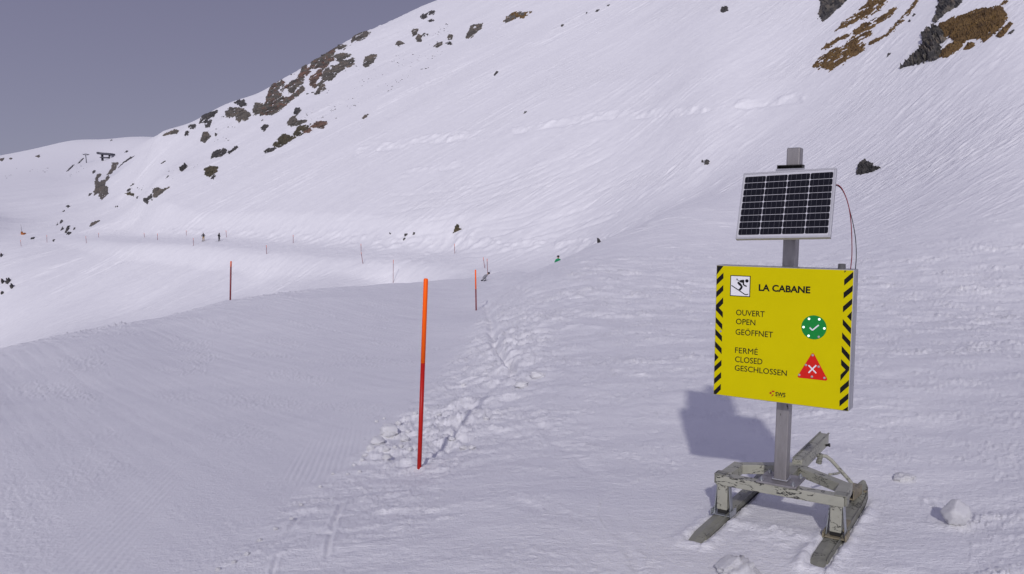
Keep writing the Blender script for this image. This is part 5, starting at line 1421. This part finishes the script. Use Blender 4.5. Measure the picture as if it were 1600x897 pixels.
# ------------------------------------------------------------------ loose lumps of snow
def clod_mesh(seed, rough=1.0):
    bm_ = bmesh.new(); bmesh.ops.create_icosphere(bm_, subdivisions=4, radius=1)
    co_ = np.array([v.co for v in bm_.verts])
    d1_ = fbm(co_[:, 0] * 1.3 + seed, co_[:, 1] * 1.3 + co_[:, 2] * 1.7, seed, 4, .55)
    d2_ = billow(co_[:, 0] * 1.9 - seed, co_[:, 2] * 1.9 + co_[:, 1] * .9, seed + 3, 3)
    rnd = np.random.RandomState(seed)
    k = 1 + .45 * rough * d1_ - .30 * rough * d2_
    nn = rnd.randn(7, 3); nn /= np.linalg.norm(nn, axis=1, keepdims=True)
    q = co_ * k[:, None]
    for n_ in nn:                                # broken facets
        d = q @ n_; lim = .70 + .1 * rnd.rand(); ex = np.maximum(0, d - lim); q -= ex[:, None] * .85 * n_
    for v, p in zip(bm_.verts, q): v.co = p
    me_ = bpy.data.meshes.new('snow_clod'); bm_.to_mesh(me_); bm_.free(); me_.materials.append(M_CLOD)
    me_.polygons.foreach_set('use_smooth', [True] * len(me_.polygons)); return me_
def clod(px, py, wpx, hpx, seed, label, group=None, rz=0.0, rough=1.0, cm=None, ht=.85):
    b = hit1(px, py); s_ = b.y / FPX
    o = bpy.data.objects.new('snow_clod', cm or clod_mesh(seed, rough)); COL.objects.link(o)
    o.scale = (wpx / 2 * s_, wpx / 2 * s_ * .9, hpx / 2 * s_); o.location = b + Vector((0, wpx * .25 * s_, hpx / 2 * s_ * ht)); o.rotation_euler = (.1, -.1, rz)
    tag(o, label, 'snow clod', group); return o
clod(1500, 823, 47, 42, 11, 'round white snowball lying alone right of the sled', None, .4, .7)
clod(1158, 906, 84, 50, 14, 'broken lump of snow at the bottom edge in front of the sled', None, 2.1, 1.9, None, .15)
clod(1416, 752, 38, 22, 13, 'heap of crumbled snow behind the snowball', None, .3, 1.5, None, .15)
CM = [clod_mesh(20 + k, 1.15) for k in range(5)]
cl = [(607,682,34,26,'largest snow clod on the bank left of the near pole'), (590,695,26,16,'snow clod under the largest one on the bank'), (578,704,15,12,'snow clod low on the left edge of the bank'), (603,706,15,12,'blocky snow clod between two shadows on the bank'),
      (604,718,17,11,'flat snow clod lowest on the bank left of the near pole'), (570,713,10,7,None), (566,720,9,6,None), (622,664,12,9,'snow clod above the largest one on the bank'), (632,690,18,13,'snow clod close to the left of the near pole'), (640,704,12,8,None), (626,699,10,7,None), (617,700,8,6,None), (648,648,9,7,None), (686,650,10,7,None), (724,604,9,7,None), (562,738,7,5,None), (553,728,7,5,None), (543,742,6,4,None), (588,660,7,5,None), (600,655,6,4,None), (637,676,9,7,None),
      (705,688,14,8,None), (724,702,16,8,None), (737,702,14,8,None), (815,606,24,14,'broad snow lump at the foot of the cut snow edge'), (840,590,26,13,None), (760,655,10,6,None), (520,742,7,5,None), (500,762,7,5,None), (470,790,8,5,None), (455,812,8,6,None), (430,828,9,6,None), (405,846,9,6,None), (385,868,10,7,None), (365,880,9,6,None), (340,892,10,7,None)]
for k, (x, y, a, b_, lab) in enumerate(cl):
    clod(x, y, a, b_, k, lab or 'small crumb of snow on the rough bank beside the run', 'snow clods along the rough bank', k * 1.3, 1, CM[k % 5], .55)
